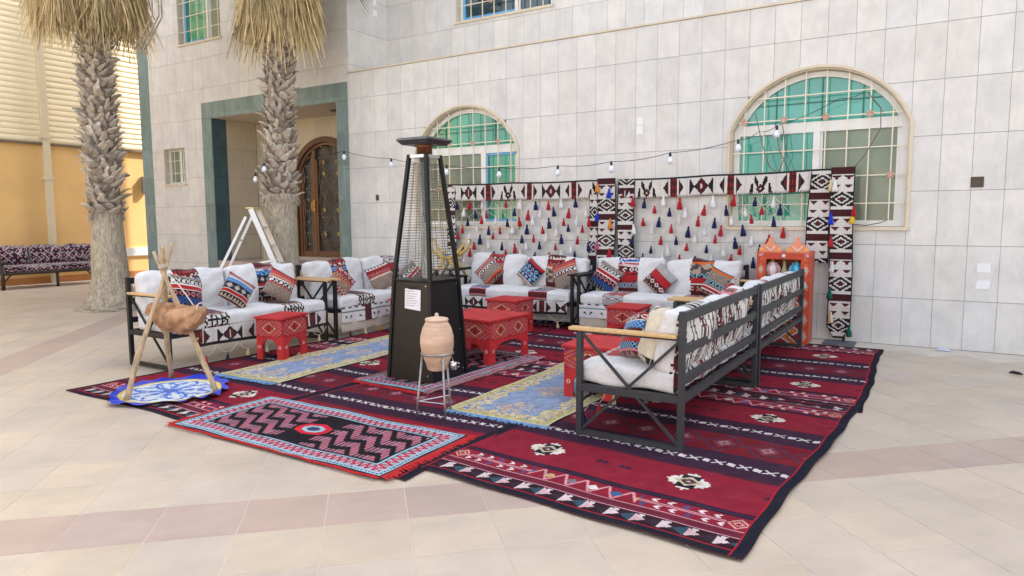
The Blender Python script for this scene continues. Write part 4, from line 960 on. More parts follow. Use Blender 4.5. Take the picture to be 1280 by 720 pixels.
def fringe(o, pts_fn, n, ln, m_, name='fringe', seed=0, w_=.006):
    r = random.Random(seed); mb = MB()
    for k in range(n):
        p, d = pts_fn((k+.5)/n); p = Vector(p); d = Vector(d); s = Vector((-d.y,d.x,0))*w_; l1 = ln*r.uniform(.6,1.15); j = Vector((r.uniform(-.3,.3)*ln, r.uniform(-.3,.3)*ln, 0)); e = p+d*l1+j; e.z = .004-.0; mid = p+d*l1*.5+j*.3+Vector((0,0,.004))
        mb.add([p-s,p+s,mid+s,mid-s,e+s*.6,e-s*.6], [(0,1,2,3),(3,2,4,5)])
    return stuff(mb.build(name, m_, o))
M_fr = mat('red_fringe', tuple(alb(190,30,34)), .95, var=.3, scale=40); M_fb = mat('blue_fringe', tuple(alb(120,160,205)), .95, var=.3, scale=30)
po = rug('prayer_rug', (-4.90,2.955), q(.6), 2.1, .93, 300, 132, prayer, 'black and light blue rug with red fringed ends lying at the front edge', 'rug', .014, seed=8, wav=.008)
fringe(po, lambda t: ((.004,.93*t,.006),(-1,0,0)), 240, .06, M_fr, seed=1); fringe(po, lambda t: ((2.096,.93*t,.006),(1,0,0)), 240, .07, M_fr, seed=2)
eb = MB()
for y in (-.012,.932): eb.tube([(2.1*k/40, y+.01*math.sin(2.1*k/40*2.3), .006+.003*math.sin(k)) for k in range(41)], .008, 5)
eb.build('red_edging', M_fr, po)
ho = rug('fringed_rug', (-4.72,4.72), q(-3.2), .86, 1.95, 86, 195, lambda U,V,W_,L_: prayer(V,U,L_,W_), 'small black and blue rug with red fringe under the patio heater and large red table', 'rug', .015, seed=9, wav=.006)
fringe(ho, lambda t: ((.86*t,.004,.006),(0,-1,0)), 130, .07, M_fr, seed=3); fringe(ho, lambda t: ((.86*t,1.946,.006),(0,1,0)), 130, .07, M_fr, seed=4)
eb = MB()
for x in (-.012,.03,.86,.90): eb.tube([(x+.012*math.sin(k*.7+x*9), 1.95*k/40, .008+.004*math.sin(k*.9)) for k in range(41)], .013, 5)
eb.build('twisted_border', mat('pink_grey_cord', tuple(alb(170,120,125)), .95, var=.45, scale=22), ho)
for (x, y, rz, L_, lab, sd) in ((-3.36,4.37,q(1.2),2.7,'pale blue and yellow floral runner on the right, running under the near grey sofa',1), (-6.10,4.22,q(2.5),2.9,'pale blue and yellow floral runner on the left, behind the stick tripod',2)):
    ro = rug('floral_runner', (x,y), rz, .93 if sd == 1 else .83, L_, 104, 300, floral, lab, 'rug', .0135, 'floral runners', seed=10+sd, wav=.006)
    ww = .93 if sd == 1 else .83
    fringe(ro, lambda t: ((ww*t,.004,.006),(0,-1,0)), 200, .07, M_fb, seed=5+sd)
# round mat
def mat_round():
    nr, na = 40, 220; R0 = .50; r_ = np.linspace(0,1,nr+1)[:,None]*np.ones((1,na+1)); a = np.ones((nr+1,1))*np.linspace(0,2*PI,na+1)[None,:]
    edge = np.clip((r_-.82)/.18,0,1); rr = R0*r_*(1+.04*edge*np.sin(a*11)+.07*edge*np.sin(a*4+1)); z = .006+.036*edge*(.5+.5*np.sin(a*15+2*np.sin(a*4)))*(.6+.4*np.sin(a*3+1))+.008*edge
    V = np.stack([rr*np.cos(a),rr*np.sin(a),z],-1).reshape(-1,3)
    rc = ((np.arange(nr)+.5)/nr)[:,None]*np.ones((1,na)); ac = np.ones((nr,1))*((np.arange(na)+.5)/na*2*PI)[None,:]
    C = np.empty((nr,na,3)); C[:] = A(215,225,228); p = np.abs(((ac/(2*PI)*8) % 1)-.5)*2
    n = vnoise(rc*1.2+1, ac*.12+1, .05, 5)
    sh = np.sin(PI*np.clip(rc/.74,0,1)); C[(rc < .74) & (np.abs(p-.95*sh) < .17) & (n > .18)] = A(26,84,205); C[(rc < .6) & (np.abs(p-.45*sh) < .13) & (n > .3)] = A(70,135,220); C[(rc < .34) & (p > .72-.5*rc) & (n > .2)] = A(36,100,215); C[(rc < .12)] = A(40,90,190)
    C[(rc > .66) & (rc < .72) & (n > .5)] = A(80,130,200)
    C[(rc > .78) & (rc < .86)] = A(222,196,80); C[(rc > .84) & (rc < .88) & (n > .5)] = A(220,220,210); C[rc > .86] = A(24,52,190)
    return np_mesh('round_mat', V, grid_faces(nr,na)[:,::-1], C.reshape(-1,3), M_cloth, True)
ro = link('round_mat', mat_round(), loc=(-5.86,3.56,.016)); tag(ro, 'round blue and white crocheted mat with ruffled edge under the stick tripod', 'mat')
# ------------------------------------------------------------------ sofas
M_blkarm = M_metal
s1 = make_sofa((-6.68,4.05,0), PI/2, 2.17, 'black metal sofa with tan arms and white cushions, front one of the left row', (2,0,9,9), M_metal, M_arm, 21, D=.74)
s2 = make_sofa((-6.68,6.34,0), PI/2, 2.17, 'black metal sofa with white cushions at the far end of the left row', (2,5,9,3), M_metal, M_arm, 22, D=.74)
s3 = make_sofa((-6.46,8.47,0), 0, 2.14, 'white cushioned sofa against the wall on the left, behind the red tables', (8,3,0,0), M_metal, M_metal, 23, D=.74)
s4 = make_sofa((-4.27,8.47,0), 0, 2.12, 'white cushioned sofa against the wall on the right, beside the painted cabinet', (6,7,5,5), M_metal, M_metal, 24, D=.74)
s5 = make_sofa((-2.19,6.43,0), -PI/2, 2.09, 'grey metal sofa seen from behind, nearest the camera at right', (1,9,5,5), M_grey, M_arm, 25, D=.785, backsadu=True)
s6 = make_sofa((-2.19,8.74,0), -PI/2, 2.22, 'grey metal sofa seen from behind, farther one beside the painted cabinet', (3,1,5,5), M_grey, M_arm, 26, D=.785, backsadu=True)
drape((-6.655,4.32,.40), PI/2, 1.83, .20, 'black and white woven band hanging from the front left sofa seat', 0, 0)
drape((-6.655,6.42,.40), PI/2, 1.95, .20, 'white woven band with a grey line and cream tassels on the far left sofa seat', 1, 1, ('cream','maroon','cream','orange'))
drape((-6.40,8.445,.40), 0, 2.0, .185, 'black and white diamond band hanging from the wall sofa on the left', 2, 0, ('red','navy','cream'))
drape((-4.21,8.445,.40), 0, 2.0, .185, 'white and pale blue band hanging from the wall sofa on the right', 3, 2, ('cream','white','red'))
drape((-2.215,6.36,.34), -PI/2, 1.95, .12, 'dark woven band with red and navy tassels under the near grey sofa', 5, 0, ('red','navy','red','navy','cream'))
# pillows
pz = .02
pillow((-6.93,4.43,.76), (.95,.1,.3), -.25, .40, 10, 'blue and maroon pillow behind the stick tripod', 1)
pillow((-6.90,5.05,.735), (.93,-.1,.35), -.68, .345, 0, 'tilted pillow with blue check and dark red stripe, middle of the front left sofa', 2)
pillow((-6.90,5.66,.745), (.93,-.15,.35), -.6, .36, 11, 'half speckled pillow with red edge on the right of the front left sofa', 3)
pillow((-6.88,6.66,.72), (.93,-.1,.3), -.9, .33, 8, 'red and brown pillow behind the tan armrest of the far left sofa', 4)
pillow((-6.88,7.43,.72), (.85,-.5,.3), .35, .37, 3, 'orange and maroon striped pillow on the far left sofa beside the heater', 5)
pillow((-6.90,8.15,.70), (.9,-.4,.35), .7, .34, 10, 'grey patterned pillow seen through the heater grille', 6)
pillow((-5.98,8.90,.735), (.15,-.95,.35), .85, .38, 1, 'maroon and speckled pillow at the left end of the left wall sofa', 7)
pillow((-5.24,8.88,.745), (.05,-.95,.35), -.65, .345, 4, 'blue medallion pillow standing on its corner on the left wall sofa', 8)
pillow((-4.66,8.90,.74), (-.1,-.95,.35), .42, .40, 11, 'large pillow with curved red stripe at the right of the left wall sofa', 9)
pillow((-4.02,8.88,.72), (.1,-.95,.35), -.52, .39, 10, 'grey and red striped pillow leaning at the left end of the right wall sofa', 10)
pillow((-3.23,8.88,.725), (0,-.95,.35), -.72, .35, 5, 'red pillow with white diamonds and grey corner, tilted on the right wall sofa', 11)
pillow((-2.46,8.88,.70), (-.1,-.95,.35), -.4, .37, 7, 'maroon pillow with white diamonds at the right end of the right wall sofa', 12)
def cowry(U, V):
    C = np.empty(U.shape+(3,)); C[:] = A(222,212,190); d = np.abs(U-.21)/.1 + np.abs(V-.2)/.13; n = vnoise(U+1,V+1,.018,6)
    C[(d+n*.4-.2) < .95] = A(62,26,26); C[d < .3] = A(222,212,190); d2 = np.abs(U-.21)/.12+np.abs(V-.43)/.08; C[(d2+n*.4) < 1] = A(62,26,26); C[(V < .05) & (n > .4)] = A(36,32,36); return C
pillow((-1.72,4.62,.735), (-.8,-.45,.34), .1, .42, 9, 'cream pillow with a shaggy dark brown diamond at the near end of the grey sofa', 13, .085, base=cowry)
pillow((-1.90,4.72,.70), (-.75,-.55,.35), .3, .36, 2, 'teal and pink patterned pillow behind the cream one on the near grey sofa', 14)
pillow((-1.86,7.1,.73), (-.9,-.2,.35), .5, .4, 5, 'red patterned pillow on the farther grey sofa', 15)

# ------------------------------------------------------------------ red painted tables
RP = A(196,34,38)
def motif(U, V, W_, H_):
    C = np.empty(U.shape+(3,)); C[:] = RP; n = max(1, round(W_/.36)); p = W_/n; x = np.abs(((U/p) % 1)-.5)*p; y = np.abs(V-H_/2); d = x/(p/2) + y/(H_/2)*.82
    cols = [(.0,.34,RP),(.34,.42,BLK),(.42,.48,A(220,190,170)),(.48,.62,RP),(.62,.70,A(215,110,50)),(.70,.78,A(190,60,50)),(.78,.86,A(120,80,130)),(.86,.94,RP),(.94,1.03,A(225,120,50)),(1.03,1.12,A(110,75,125)),(1.12,1.24,RP),(1.24,1.34,A(215,120,60)),(1.34,1.46,A(130,80,130))]
    for a, b, c in cols: C[(d >= a) & (d < b)] = c
    C[(d > .5) & (d < .56) & ((y/.008) % 2 < 1)] = A(230,200,185); C[(x < .012)&(d<.34)] = A(110,40,40)
    C[(V < .008) | (V > H_-.006)] = A(170,34,38); return C
def table(loc, rz, W_, D_, H_, label):
    t = thing('side_table', label, 'table', loc, rz, 'red painted tables'); th = .022; ap = H_*.52
    MB().box(-W_/2-.02,W_/2+.02,-D_/2-.02,D_/2+.02,H_-.024,H_).build('table_top', M_red, t, bevel=.003)
    def panel(P, wd):
        lw = min(.085, wd*.22); zb = H_-.0245; za = H_-ap; pts = [(-wd/2,0),(-wd/2+lw,0),(-wd/2+lw*.95,za*.55)]
        for k in range(9):
            a = PI*(1-k/8); pts.append((math.cos(a)*(wd/2-lw*.95)*1.0, za*.55+math.sin(a)*(za*.45)))
        pts += [(wd/2-lw*.95,za*.55),(wd/2-lw,0),(wd/2,0),(wd/2,zb),(-wd/2,zb)]
        q = []
        for p_ in pts:
            if not q or (abs(p_[0]-q[-1][0])+abs(p_[1]-q[-1][1])) > 1e-5: q.append(p_)
        mb = MB(); mb.prism(q, lambda a,z: P(a,z,0), lambda a,z: P(a,z,th)); o = mb.build('side_panel', M_red, t)
        me = cloth('painted_motif', max(24,int(wd/.0075)), int((ap-.06)/.0075), lambda u,v: P((u-.5)*(wd-.012), (H_-.028)-(1-v)*(ap-.055), -.0018), lambda u,v: motif(u*wd, v*(ap-.05), wd, ap-.05), M_paint, 0, False)
        link('painted_motif', me, o)
        for s in (-1,1):
            mb = MB(); c = s*(wd/2-lw/2)
            for k in range(6):
                a = 2*PI*k/6; u0, v0 = c+math.cos(a)*.014, za*.62+math.sin(a)*.014; mb.add([P(u0+math.cos(b)*.006, v0+math.sin(b)*.006, -.002) for b in (0,PI/2,PI,3*PI/2)], [(0,1,2,3)])
            mb.build('painted_flower', M_white, o)
    panel(lambda a,z,d: (a, -D_/2+d, z), W_); panel(lambda a,z,d: (-a, D_/2-d, z), W_)
    panel(lambda a,z,d: (W_/2-d, a, z), D_-2*th-.002); panel(lambda a,z,d: (-W_/2+d, -a, z), D_-2*th-.002); return t
table((-6.30,5.17,.015), q(13), .34, .44, .475, 'small red painted table in front of the front left sofa')
table((-4.35,6.30,.022), q(-3), .76, .72, .475, 'large low red painted table behind the patio heater')
table((-5.0,7.93,.008), q(2), .46, .46, .47, 'small red painted table in front of the left wall sofa')
table((-3.30,7.98,.008), q(3), .40, .44, .47, 'small red painted table in front of the right wall sofa')
table((-2.55,5.52,.02), q(4), .44, .56, .455, 'red painted table pushed against the near grey sofa, close to the camera')
table((-2.62,7.35,.008), q(3), .42, .46, .45, 'red painted table mostly hidden behind the near grey sofa')
table((-6.20,7.27,.008), q(4), .34, .46, .47, 'red painted table in front of the far left sofa, half hidden by the heater')

# ------------------------------------------------------------------ patio heater
M_black = mat('black_steel', (.010,.010,.011), .42, var=.2, scale=5, spec=.25)
M_bronzep = mat('dark_bronze_steel', (.022,.018,.015), .36, var=.2, scale=3, metal=.3, spec=.35)
M_steel = mat('steel', (.55,.55,.56), .3, metal=.9, var=.1)
M_chrome = mat('bright_steel', (.6,.6,.6), .22, metal=.9)
M_wire = mat('dull_wire', (.14,.14,.14), .4, metal=.7)
M_tube = bpy.data.materials.new('glass_tube'); M_tube.use_nodes = True
b_ = M_tube.node_tree.nodes['Principled BSDF']; b_.inputs['Transmission Weight'].default_value = .9; b_.inputs['Roughness'].default_value = .04; b_.inputs['Base Color'].default_value = (.9,.93,.9,1); b_.inputs['IOR'].default_value = 1.12
ht = thing('patio_heater', 'tall black pyramid patio heater with a wire guard and flat square hood', 'heater', (-4.27,5.25,.026), 0)
def corner(s, z): h = {0: .315, 1: .26, 2: .115}[0] ; return None
def hw(z): return .268 - (.268-.22)*min(z,.94)/.94 if z <= .94 else .22 - (.22-.102)*(z-.94)/(2.13-.94)
def side4(fn): 
    for k in range(4): fn(k, lambda u, z, d, k=k: (Matrix.Rotation(k*PI/2,3,'Z') @ Vector((u, -hw(z)-d, z))))
def base_panel(k, P):
    mb = MB(); qd = [(-1,.0),(1,.0),(1,.93),(-1,.93)]
    f = lambda s, z, d: P(s*(hw(z)-.012), z, d)
    mb.prism(qd, lambda s,z: f(s,z,-.002), lambda s,z: f(s,z,-.014)); o = mb.build('door_panel' if k == 0 else 'base_panel', M_bronzep if k in (0,3) else M_black, ht)
    if k == 3:
        pass
side4(base_panel)
for k in range(4):
    R = Matrix.Rotation(k*PI/2,3,'Z')
    mb = MB(); mb.bar(R @ Vector((-hw(0),-hw(0),0)), R @ Vector((-hw(.94),-hw(.94),.94)), .03, .03); mb.build('base_post', M_black, ht)
    mb = MB(); mb.bar(R @ Vector((-hw(.95),-hw(.95),.95)), R @ Vector((-hw(2.13),-hw(2.13),2.13)), .034, .034); mb.build('upper_post', M_black, ht)
    g = MB(); z = 1.0
    while z < 2.06:
        h = hw(z); g.bar(R @ Vector((-h+.012,-h+.004,z)), R @ Vector((h-.012,-h+.004,z)), .0035, .0035); z += .026
    for s in (-.33,.33): g.bar(R @ Vector((s*hw(.98),-hw(.98)+.007,.98)), R @ Vector((s*hw(2.06),-hw(2.06)+.007,2.06)), .004, .004)
    stuff(g.build('wire_guard', M_wire, ht))
    for z in (.06,.45,.9):
        b = MB(); c = R @ Vector((hw(z)-.05, -hw(z)-.002, z)); n_ = R @ Vector((0,-1,0)); b.tube([c, c+n_*.006], .007, 8); b.build('bolt', M_steel, ht)
MB().box(-.238,.238,-.238,.238,.935,.952).build('shelf', M_black, ht, bevel=.004)
MB().box(-.275,.275,-.275,.275,-.012,.0).build('base_plate', M_black, ht)
MB().box(-.115,.115,-.115,.115,2.1,2.128).build('top_collar', M_steel, ht)
MB().lathe([(.05,.955),(.05,2.1)], 24).build('flame_tube', M_tube, ht, True)
MB().tube([(.025,0,.955),(.025,0,2.09)], .011, 8).build('gleam_rod', mat('gleam_gold', (.7,.42,.12), .3, metal=.9), ht, True)  # added rod whose gold colour imitates the yellow gleam inside the tube
MB().lathe([(.075,2.128),(.075,2.20),(.1,2.215)], 20).build('burner_neck', mat('glow_orange', (.22,.09,.045), .35, metal=.8), ht, True)  # orange glow under the hood is put into the neck colour
hd = MB(); T = [(.26,2.262),(.26,2.268),(.245,2.285),(.05,2.292)]; 
loops = [(.08,2.214),(.15,2.22),(.19,2.262),(.19,2.27),(.172,2.284),(.0,2.292)]
for (h, z) in loops: hd.v += [(-h,-h,z),(h,-h,z),(h,h,z),(-h,h,z)]
for i in range(len(loops)-1):
    for k in range(4): hd.f.append((i*4+k,i*4+(k+1)%4,i*4+4+(k+1)%4,i*4+4+k)); hd.c.append(None)
hd.build('hood', mat('brushed_hood', (.14,.14,.15), .32, metal=.85, var=.15), ht)
def lbl():
    P = lambda u,z,d: (Matrix.Rotation(3*PI/2,3,'Z') @ Vector((u, -hw(z)-d, z)))
kf = 0
Pk = lambda u,z,d: Vector((u, -hw(z)-d, z))
mb = MB(); mb.prism([(-.17,.68),(.02,.665),(.02,.86),(-.17,.87)], lambda u,z: Pk(u+.09,z,.0), lambda u,z: Pk(u+.09,z,.0025)); st_ = mb.build('instruction_label', M_paper, ht)
mb = MB()
for k in range(7):
    z = .84-.022*k; mb.add([Pk(-.065,z,.0035),Pk(.035+.05*((k*37)%10)/10,z,.0035),Pk(.035+.05*((k*37)%10)/10,z+.006,.0035),Pk(-.065,z+.006,.0035)], [(0,1,2,3)])
mb.build('printed_lines', mat('grey_print', (.45,.35,.35), .8), st_)
mb = MB(); mb.box(-.03,.03,-hw(.89)-.012,-hw(.89)+.004,.865,.885); mb.build('latch', M_black, ht)

# ------------------------------------------------------------------ clay jar and stand
M_clay = mat('terracotta', (.52,.345,.24), .88, var=.24, scale=5, stretch=(1,1,4), bump=.12, bscale=40, col2=(.60,.42,.31))
M_dull = mat('dull_steel', (.34,.33,.33), .42, metal=.75, var=.25, scale=20)
js = thing('jar_stand', 'thin steel three legged stand holding the clay jar', 'stand', (-3.33,4.21,.02))
for a, rr in ((-2.25,.17),(-.55,.16),(1.6,.17)):
    c, s = math.cos(a), math.sin(a); MB().tube([(rr*c,rr*s,0),(rr*.94*c,rr*.94*s,.12),(.118*c,.118*s,.49)], .0085, 8).build('leg', M_dull, js, True)
def ringtube(r, z, rad): mb = MB(); mb.tube([(r*math.cos(2*PI*k/28), r*math.sin(2*PI*k/28), z) for k in range(29)], rad, 6, cap=False); return mb
ringtube(.122,.49,.010).build('top_ring', M_dull, js, True)
tri = [(.155*math.cos(a),.155*math.sin(a),.12) for a in (-2.25,-.55,1.6)]
for k in range(3): MB().tube([tri[k], tri[(k+1)%3]], .005, 6).build('tie_bar', M_steel, js)
jar = thing('clay_jar', 'tall pinkish clay water jar with a lid standing in a steel ring', 'jar', (-3.33,4.21,.378)); jar.scale = (.96,.96,.95)
MB().lathe([(.001,0),(.072,.0),(.082,.012),(.096,.06),(.112,.1),(.130,.17),(.137,.225),(.134,.28),(.118,.345),(.098,.385),(.086,.402),(.083,.408)], 36).build('body', M_clay, jar, True)
MB().lathe([(.084,.405),(.094,.408),(.096,.418),(.09,.428),(.05,.436),(.02,.44),(.014,.452),(.016,.462),(.008,.47),(.001,.471)], 36).build('lid', mat('pale_clay', (.58,.42,.31), .85, var=.15, scale=12, bump=.2), jar, True)
cup = thing('metal_cup', 'small metal cup hanging from the ring of the jar stand', 'cup', (-3.19,4.235,.42))
MB().lathe([(.022,-.03),(.026,.0),(.029,.03),(.026,.03),(.02,-.026)], 14).build('bowl', M_chrome, cup, True)
MB().tube([(0.02,0,.02),(.05,0,.03),(.055,0,.0),(.025,0,-.012)], .004, 6).build('handle', M_chrome, cup, True)
MB().tube([(-.0,0,.03),(-.01,-.005,.06),(-.02,-.01,.095)], .002, 5).build('chain', M_chrome, cup)

# ------------------------------------------------------------------ stick tripod with hanging skin
M_stick = mat('bare_branch', (.44,.33,.20), .85, var=.28, scale=9, stretch=(3,3,.8), bump=.4, bscale=18, col2=(.35,.26,.17))
tp = thing('stick_tripod', 'tripod of three bare branches tied at the top with a hanging goatskin', 'tripod', (-5.88,3.56,0))
apex = Vector((-5.86,3.55,1.16)) - Vector((-5.88,3.56,0))
def stick(foot, over, seed, r0=.025, r1=.016):
    r = random.Random(seed); F = Vector(foot) - Vector((-5.88,3.56,0)); F.z = .02; h_ = Vector((F.x,F.y,0)).normalized(); d = apex - h_*.03 - F; n = 14; pts = []; rd = []; end = 1+over
    for k in range(n+1):
        s = end*k/n; p = F + d*s + Vector((.012*math.sin(s*7+seed)+.006*math.sin(s*17), .012*math.cos(s*6+seed*2), 0)); pts.append(p); rd.append((r0+(r1-r0)*s)*(1+.08*math.sin(k*2.1+seed))+(.006 if k in (4,9) else 0))
    o = MB().tube(pts, rd, 9).build('pole', M_stick, tp, True)
    kn = MB(); c = pts[5]; kn.tube([c, c+Vector((r.uniform(-.06,.06), r.uniform(-.06,.0), .04))], [.013,.008], 6); kn.build('twig_stub', M_stick, o)
stick((-5.884,3.17,0), .17, 1); stick((-5.47,3.745,0), .1, 2); stick((-6.315,3.836,0), .14, 3, .024, .020)
rp = MB()
for k in range(3): rp.tube([(apex.x+.036*math.cos(a), apex.y+.036*math.sin(a), apex.z-.02+.012*k+.008*math.sin(a)) for a in np.linspace(0,2*PI,14)], .0055, 5, cap=False)
rp.build('lashing', M_cord2, tp)
M_hide = mat('goat_hide', (.33,.165,.08), .75, var=.4, scale=11, bump=.9, bscale=22, col2=(.42,.24,.135))
def skin_bag():
    t = thing('skin_bag', 'tan goatskin milk bag hanging inside the stick tripod', 'bag', (-5.78,3.60,.70), q(6)); t.scale = (.92,.92,.92); n = 80; k_ = 48; vs = []; fs = []
    for i in range(n+1):
        s = i/n; x = -.36+.74*s; r = .15*max(.02,(math.sin(PI*min(max(s*.88+.07,0),1))))**.5; r *= (1+.06*math.sin(s*23)); zc = .03*(2*s-1)**2*2.2 - .02 + (.03*(s-.85)/.15 if s > .85 else 0)
        if s > .9: r = max(.03, r*.8)
        for j in range(k_):
            a = 2*PI*j/k_; pin = 1 + .07*math.sin(a*3+s*9)+.045*math.sin(a*7+s*15)+.035*math.sin(s*46+2.2*math.sin(a*2))+.02*math.sin(a*13+s*31)
            top = 1 if math.sin(a) < .3 else 1-.15*math.sin(a)
            vs.append((x+.01*math.sin(a*5), r*pin*math.cos(a)*.82, zc + r*pin*math.sin(a)*top))
    for i in range(n):
        for j in range(k_): fs.append((i*k_+j,i*k_+(j+1)%k_,(i+1)*k_+(j+1)%k_,(i+1)*k_+j))
    fs += [tuple(range(k_-1,-1,-1)), tuple(n*k_+j for j in range(k_))]
    MB().add(vs, fs).build('hide', M_hide, t, True)
    for x, z in ((-.30,.10),(.30,.12)): MB().tube([(x,0,z-.07),(x*.8,-.02,z+.03),(x*.3,-.02,.30),(-.08,-.04,.44)], .005, 5).build('rope', M_cord2, t)
    rn = MB()
    for x in (-.33,.34): rn.tube([(x,.045*math.cos(a),(.08 if x < 0 else .1)+.045*math.sin(a)) for a in np.linspace(0,2*PI,14)], .006, 5, cap=False)
    rn.build('neck_tie', M_cord2, t)
    MB().tube([(-.36,0,.08),(-.40,.0,.05),(-.42,-.02,.0)], [.03,.024,.012], 8).build('hide_leg', M_hide, t, True)
skin_bag()

# ------------------------------------------------------------------ wall hangings
YH = 9.46
wv = None
def pelmet(x0, x1, z0, z1, label, seed):
    L = x1-x0; h = .255; ph = seed*1.7
    zt = lambda u: z0+(z1-z0)*u - .012*np.sin(PI*((u*L/1.3) % 1))
    me = cloth('woven_pelmet', int(L/.0125), 22, lambda u,v: (u*L, -.012-.012*np.sin(u*L*13+ph)*(1-v), zt(u)-z0-(1-v)*h), lambda u,v: sadu(u*L+.06*seed, v*h, h, seed), M_cloth, (0,.004,0))
    o = link('woven_pelmet', me, loc=(x0,YH,z0)); tag(o, label, 'woven hanging', 'woven bands across the wall')
    MB().tube([(L*k/24, -.005, float(zt(np.array(k/24)))-z0+.006) for k in range(25)], .014, 6).build('black_rail', mat('black_cloth', (.02,.02,.022), .9) if 'black_cloth' not in bpy.data.materials else bpy.data.materials['black_cloth'], o); return o
pelmet(-7.2,-4.42,2.115,2.10,'long black and white woven band across the wall left of the middle strips', 0)
pelmet(-4.03,-1.26,2.095,2.135,'long black and white woven band across the wall and the large arched window', 1)
def wstrip(x, z1, z0, w_, y, label, dx=0, seed=0, tass=(), point=False):
    L = z1-z0; 
    def pos(u, v):
        wd = w_*np.where(point & (u > .93), 1-.6*(u-.93)/.07, 1) if point else w_
        return (v-.5)*wd + dx*u + .012*np.sin(u*5+seed), -.012-.010*np.sin(u*L*6+seed)-.004*np.sin(v*7), -u*L
    me = cloth('woven_strip', int(L/.0125), 22, pos, lambda u,v: sadu_strip(u*L+seed*.13, v*w_, w_), M_cloth, (0,.004,0)); o = link('woven_strip', me, loc=(x,y,z1)); tag(o, label, 'woven hanging', 'woven strips hanging on the wall')
    for (c, u, v) in tass: tassel(o, c, ((v-.5)*w_+dx*u, -.045, -u*L+.03), 1.15)
    return o
wstrip(-4.47,1.90,.72,.17,YH-.01,'narrow woven strip, left of the three in the middle of the wall',seed=1,tass=(('blue',.25,.9),('red',.3,.05),('pink',.6,.95),('navy',.62,.0)))
wstrip(-4.265,2.13,.68,.29,YH-.04,'broad woven strip in the middle of the wall with orange and blue tassels',seed=0,tass=(('orange',.06,.05),('blue',.12,.72),('orange',.42,.78),('red',.72,.78)))
wstrip(-3.96,2.11,.7,.26,YH-.012,'woven strip, right of the three in the middle of the wall',seed=3,tass=(('red',.2,.9),('navy',.6,.95),('maroon',.82,.98),('white',.48,.98)))
wstrip(-1.36,2.12,.98,.27,YH-.02,'woven strip slanting down beside the painted cabinet',dx=-.03,seed=2,tass=(('cream',.12,.9),))
wstrip(-1.11,2.16,.05,.27,YH-.05,'full length woven strip at the right end reaching the floor, with coloured tassels',seed=4,point=True,tass=(('white',.09,.15),('blue',.275,.06),('red',.235,.98),('yellow',.275,.95),('red',.41,.1),('white',.56,.2),('green',.71,.12),('cream',.855,.2),('green',.93,1.0)))
wstrip(-7.12,2.08,.8,.2,YH-.02,'woven strip at the left end of the wall hangings, behind the heater',seed=5,tass=(('white',.8,.9),))
pole = thing('hanging_pole', 'thin dark pole on a flat square foot holding up the right end of the hangings', 'pole', (-1.06,9.33,0))
MB().box(-.19,.17,-.17,.13,0,.014).build('foot_plate', mat('slate_plate', (.09,.11,.13), .5), pole, bevel=.003); MB().tube([(.02,.1,.01),(.03,.12,2.1)], .018, 8).build('pole', M_metal, pole)
def net(x0, x1, zt, rows, label, seed, cols):
    t = thing('tassel_net', label, 'tassel net', (x0,YH+.02,zt), 0, 'tassel nets on the wall'); dx, dz = .25, .132; n = int((x1-x0)/dx); mb = MB(); r = random.Random(seed)
    P = lambda i, k: Vector(((i+.5*(k % 2))*dx + .03*math.sin(k*2+i*1.3), 0, -k*dz + .022*math.sin(i*1.7+k*2.1)))
    for k in range(rows):
        for i in range(n):
            a = P(i,k)
            for j in ((i-1+(k % 2)), i+(k % 2)):
                if 0 <= j <= n: mb.tube([a, (a+P(j,k+1))/2+Vector((0,-.004,-.012)), P(j,k+1)], .003, 4, cap=False)
            if (i+(k % 2)*.5)*dx > x1-x0: continue
            d = i - (k//2) ; c = cols[(i*1 - (k+ (k%2))//2*1) % 3] if False else cols[(i - (k+1)//2) % 3]
            if r.random() < .04: continue
            tassel(t, c, a + Vector((0,-.022,-.0)), r.uniform(.95,1.35))
    stuff(mb.build('cords', M_cord, t)); return t
net(-7.02,-4.5,1.84,8,'white cord net with red, white and navy tassels, left half of the wall', 3, ('navy','red','white'))
net(-3.69,-1.5,1.84,8,'white cord net with red, white and navy tassels, right half of the wall', 5, ('navy','white','red'))

# ------------------------------------------------------------------ string lights
M_cable = mat('black_cable', (.02,.02,.02), .6)
M_bulb = mat('frosted_bulb', (.70,.74,.80), .15, var=.03, spec=.7)
slt = thing('string_light', 'black cable with white bulbs strung from the palms to the large arched window', 'string light', (-6,9.3,2.2))
cat_ = [(-10.35,8.05,2.36,1),(-10.05,8.0,2.52,1),(-9.45,9.3,2.79,1),(-8.31,9.3,2.60,1),(-7.1,9.3,2.43,1),(-6.06,9.3,2.35,1),(-5.01,9.3,2.335,1),(-4.14,9.3,2.355,1),(-3.27,9.3,2.435,1),(-2.38,9.38,2.56,1),(-2.15,9.48,2.66,0),(-1.93,9.5,2.72,1),(-1.2,9.5,3.0,0),(-.95,9.52,3.05,0)]
for a, b in zip(cat_, cat_[1:]):
    pts = []
    for k in range(7):
        s = k/6; pts.append((a[0]+(b[0]-a[0])*s+6, a[1]+(b[1]-a[1])*s-9.3, a[2]+(b[2]-a[2])*s-2.2-.03*math.sin(PI*s)))
    MB().tube(pts, .0042, 5).build('cable', M_cable, slt)
for (x,y,z,f) in cat_:
    if not f: continue
    b = MB(); b.lathe([(.001,-.16),(.02,-.155),(.038,-.13),(.042,-.108),(.034,-.08),(.02,-.06),(.016,-.05)], 14).build('bulb', M_bulb, slt, True, loc=(x+6,y-9.3,z-2.2))
    s_ = MB(); s_.lathe([(.017,-.052),(.019,-.02),(.014,0.0),(.006,.01)], 10).build('socket', M_cable, slt, True, loc=(x+6,y-9.3,z-2.2))
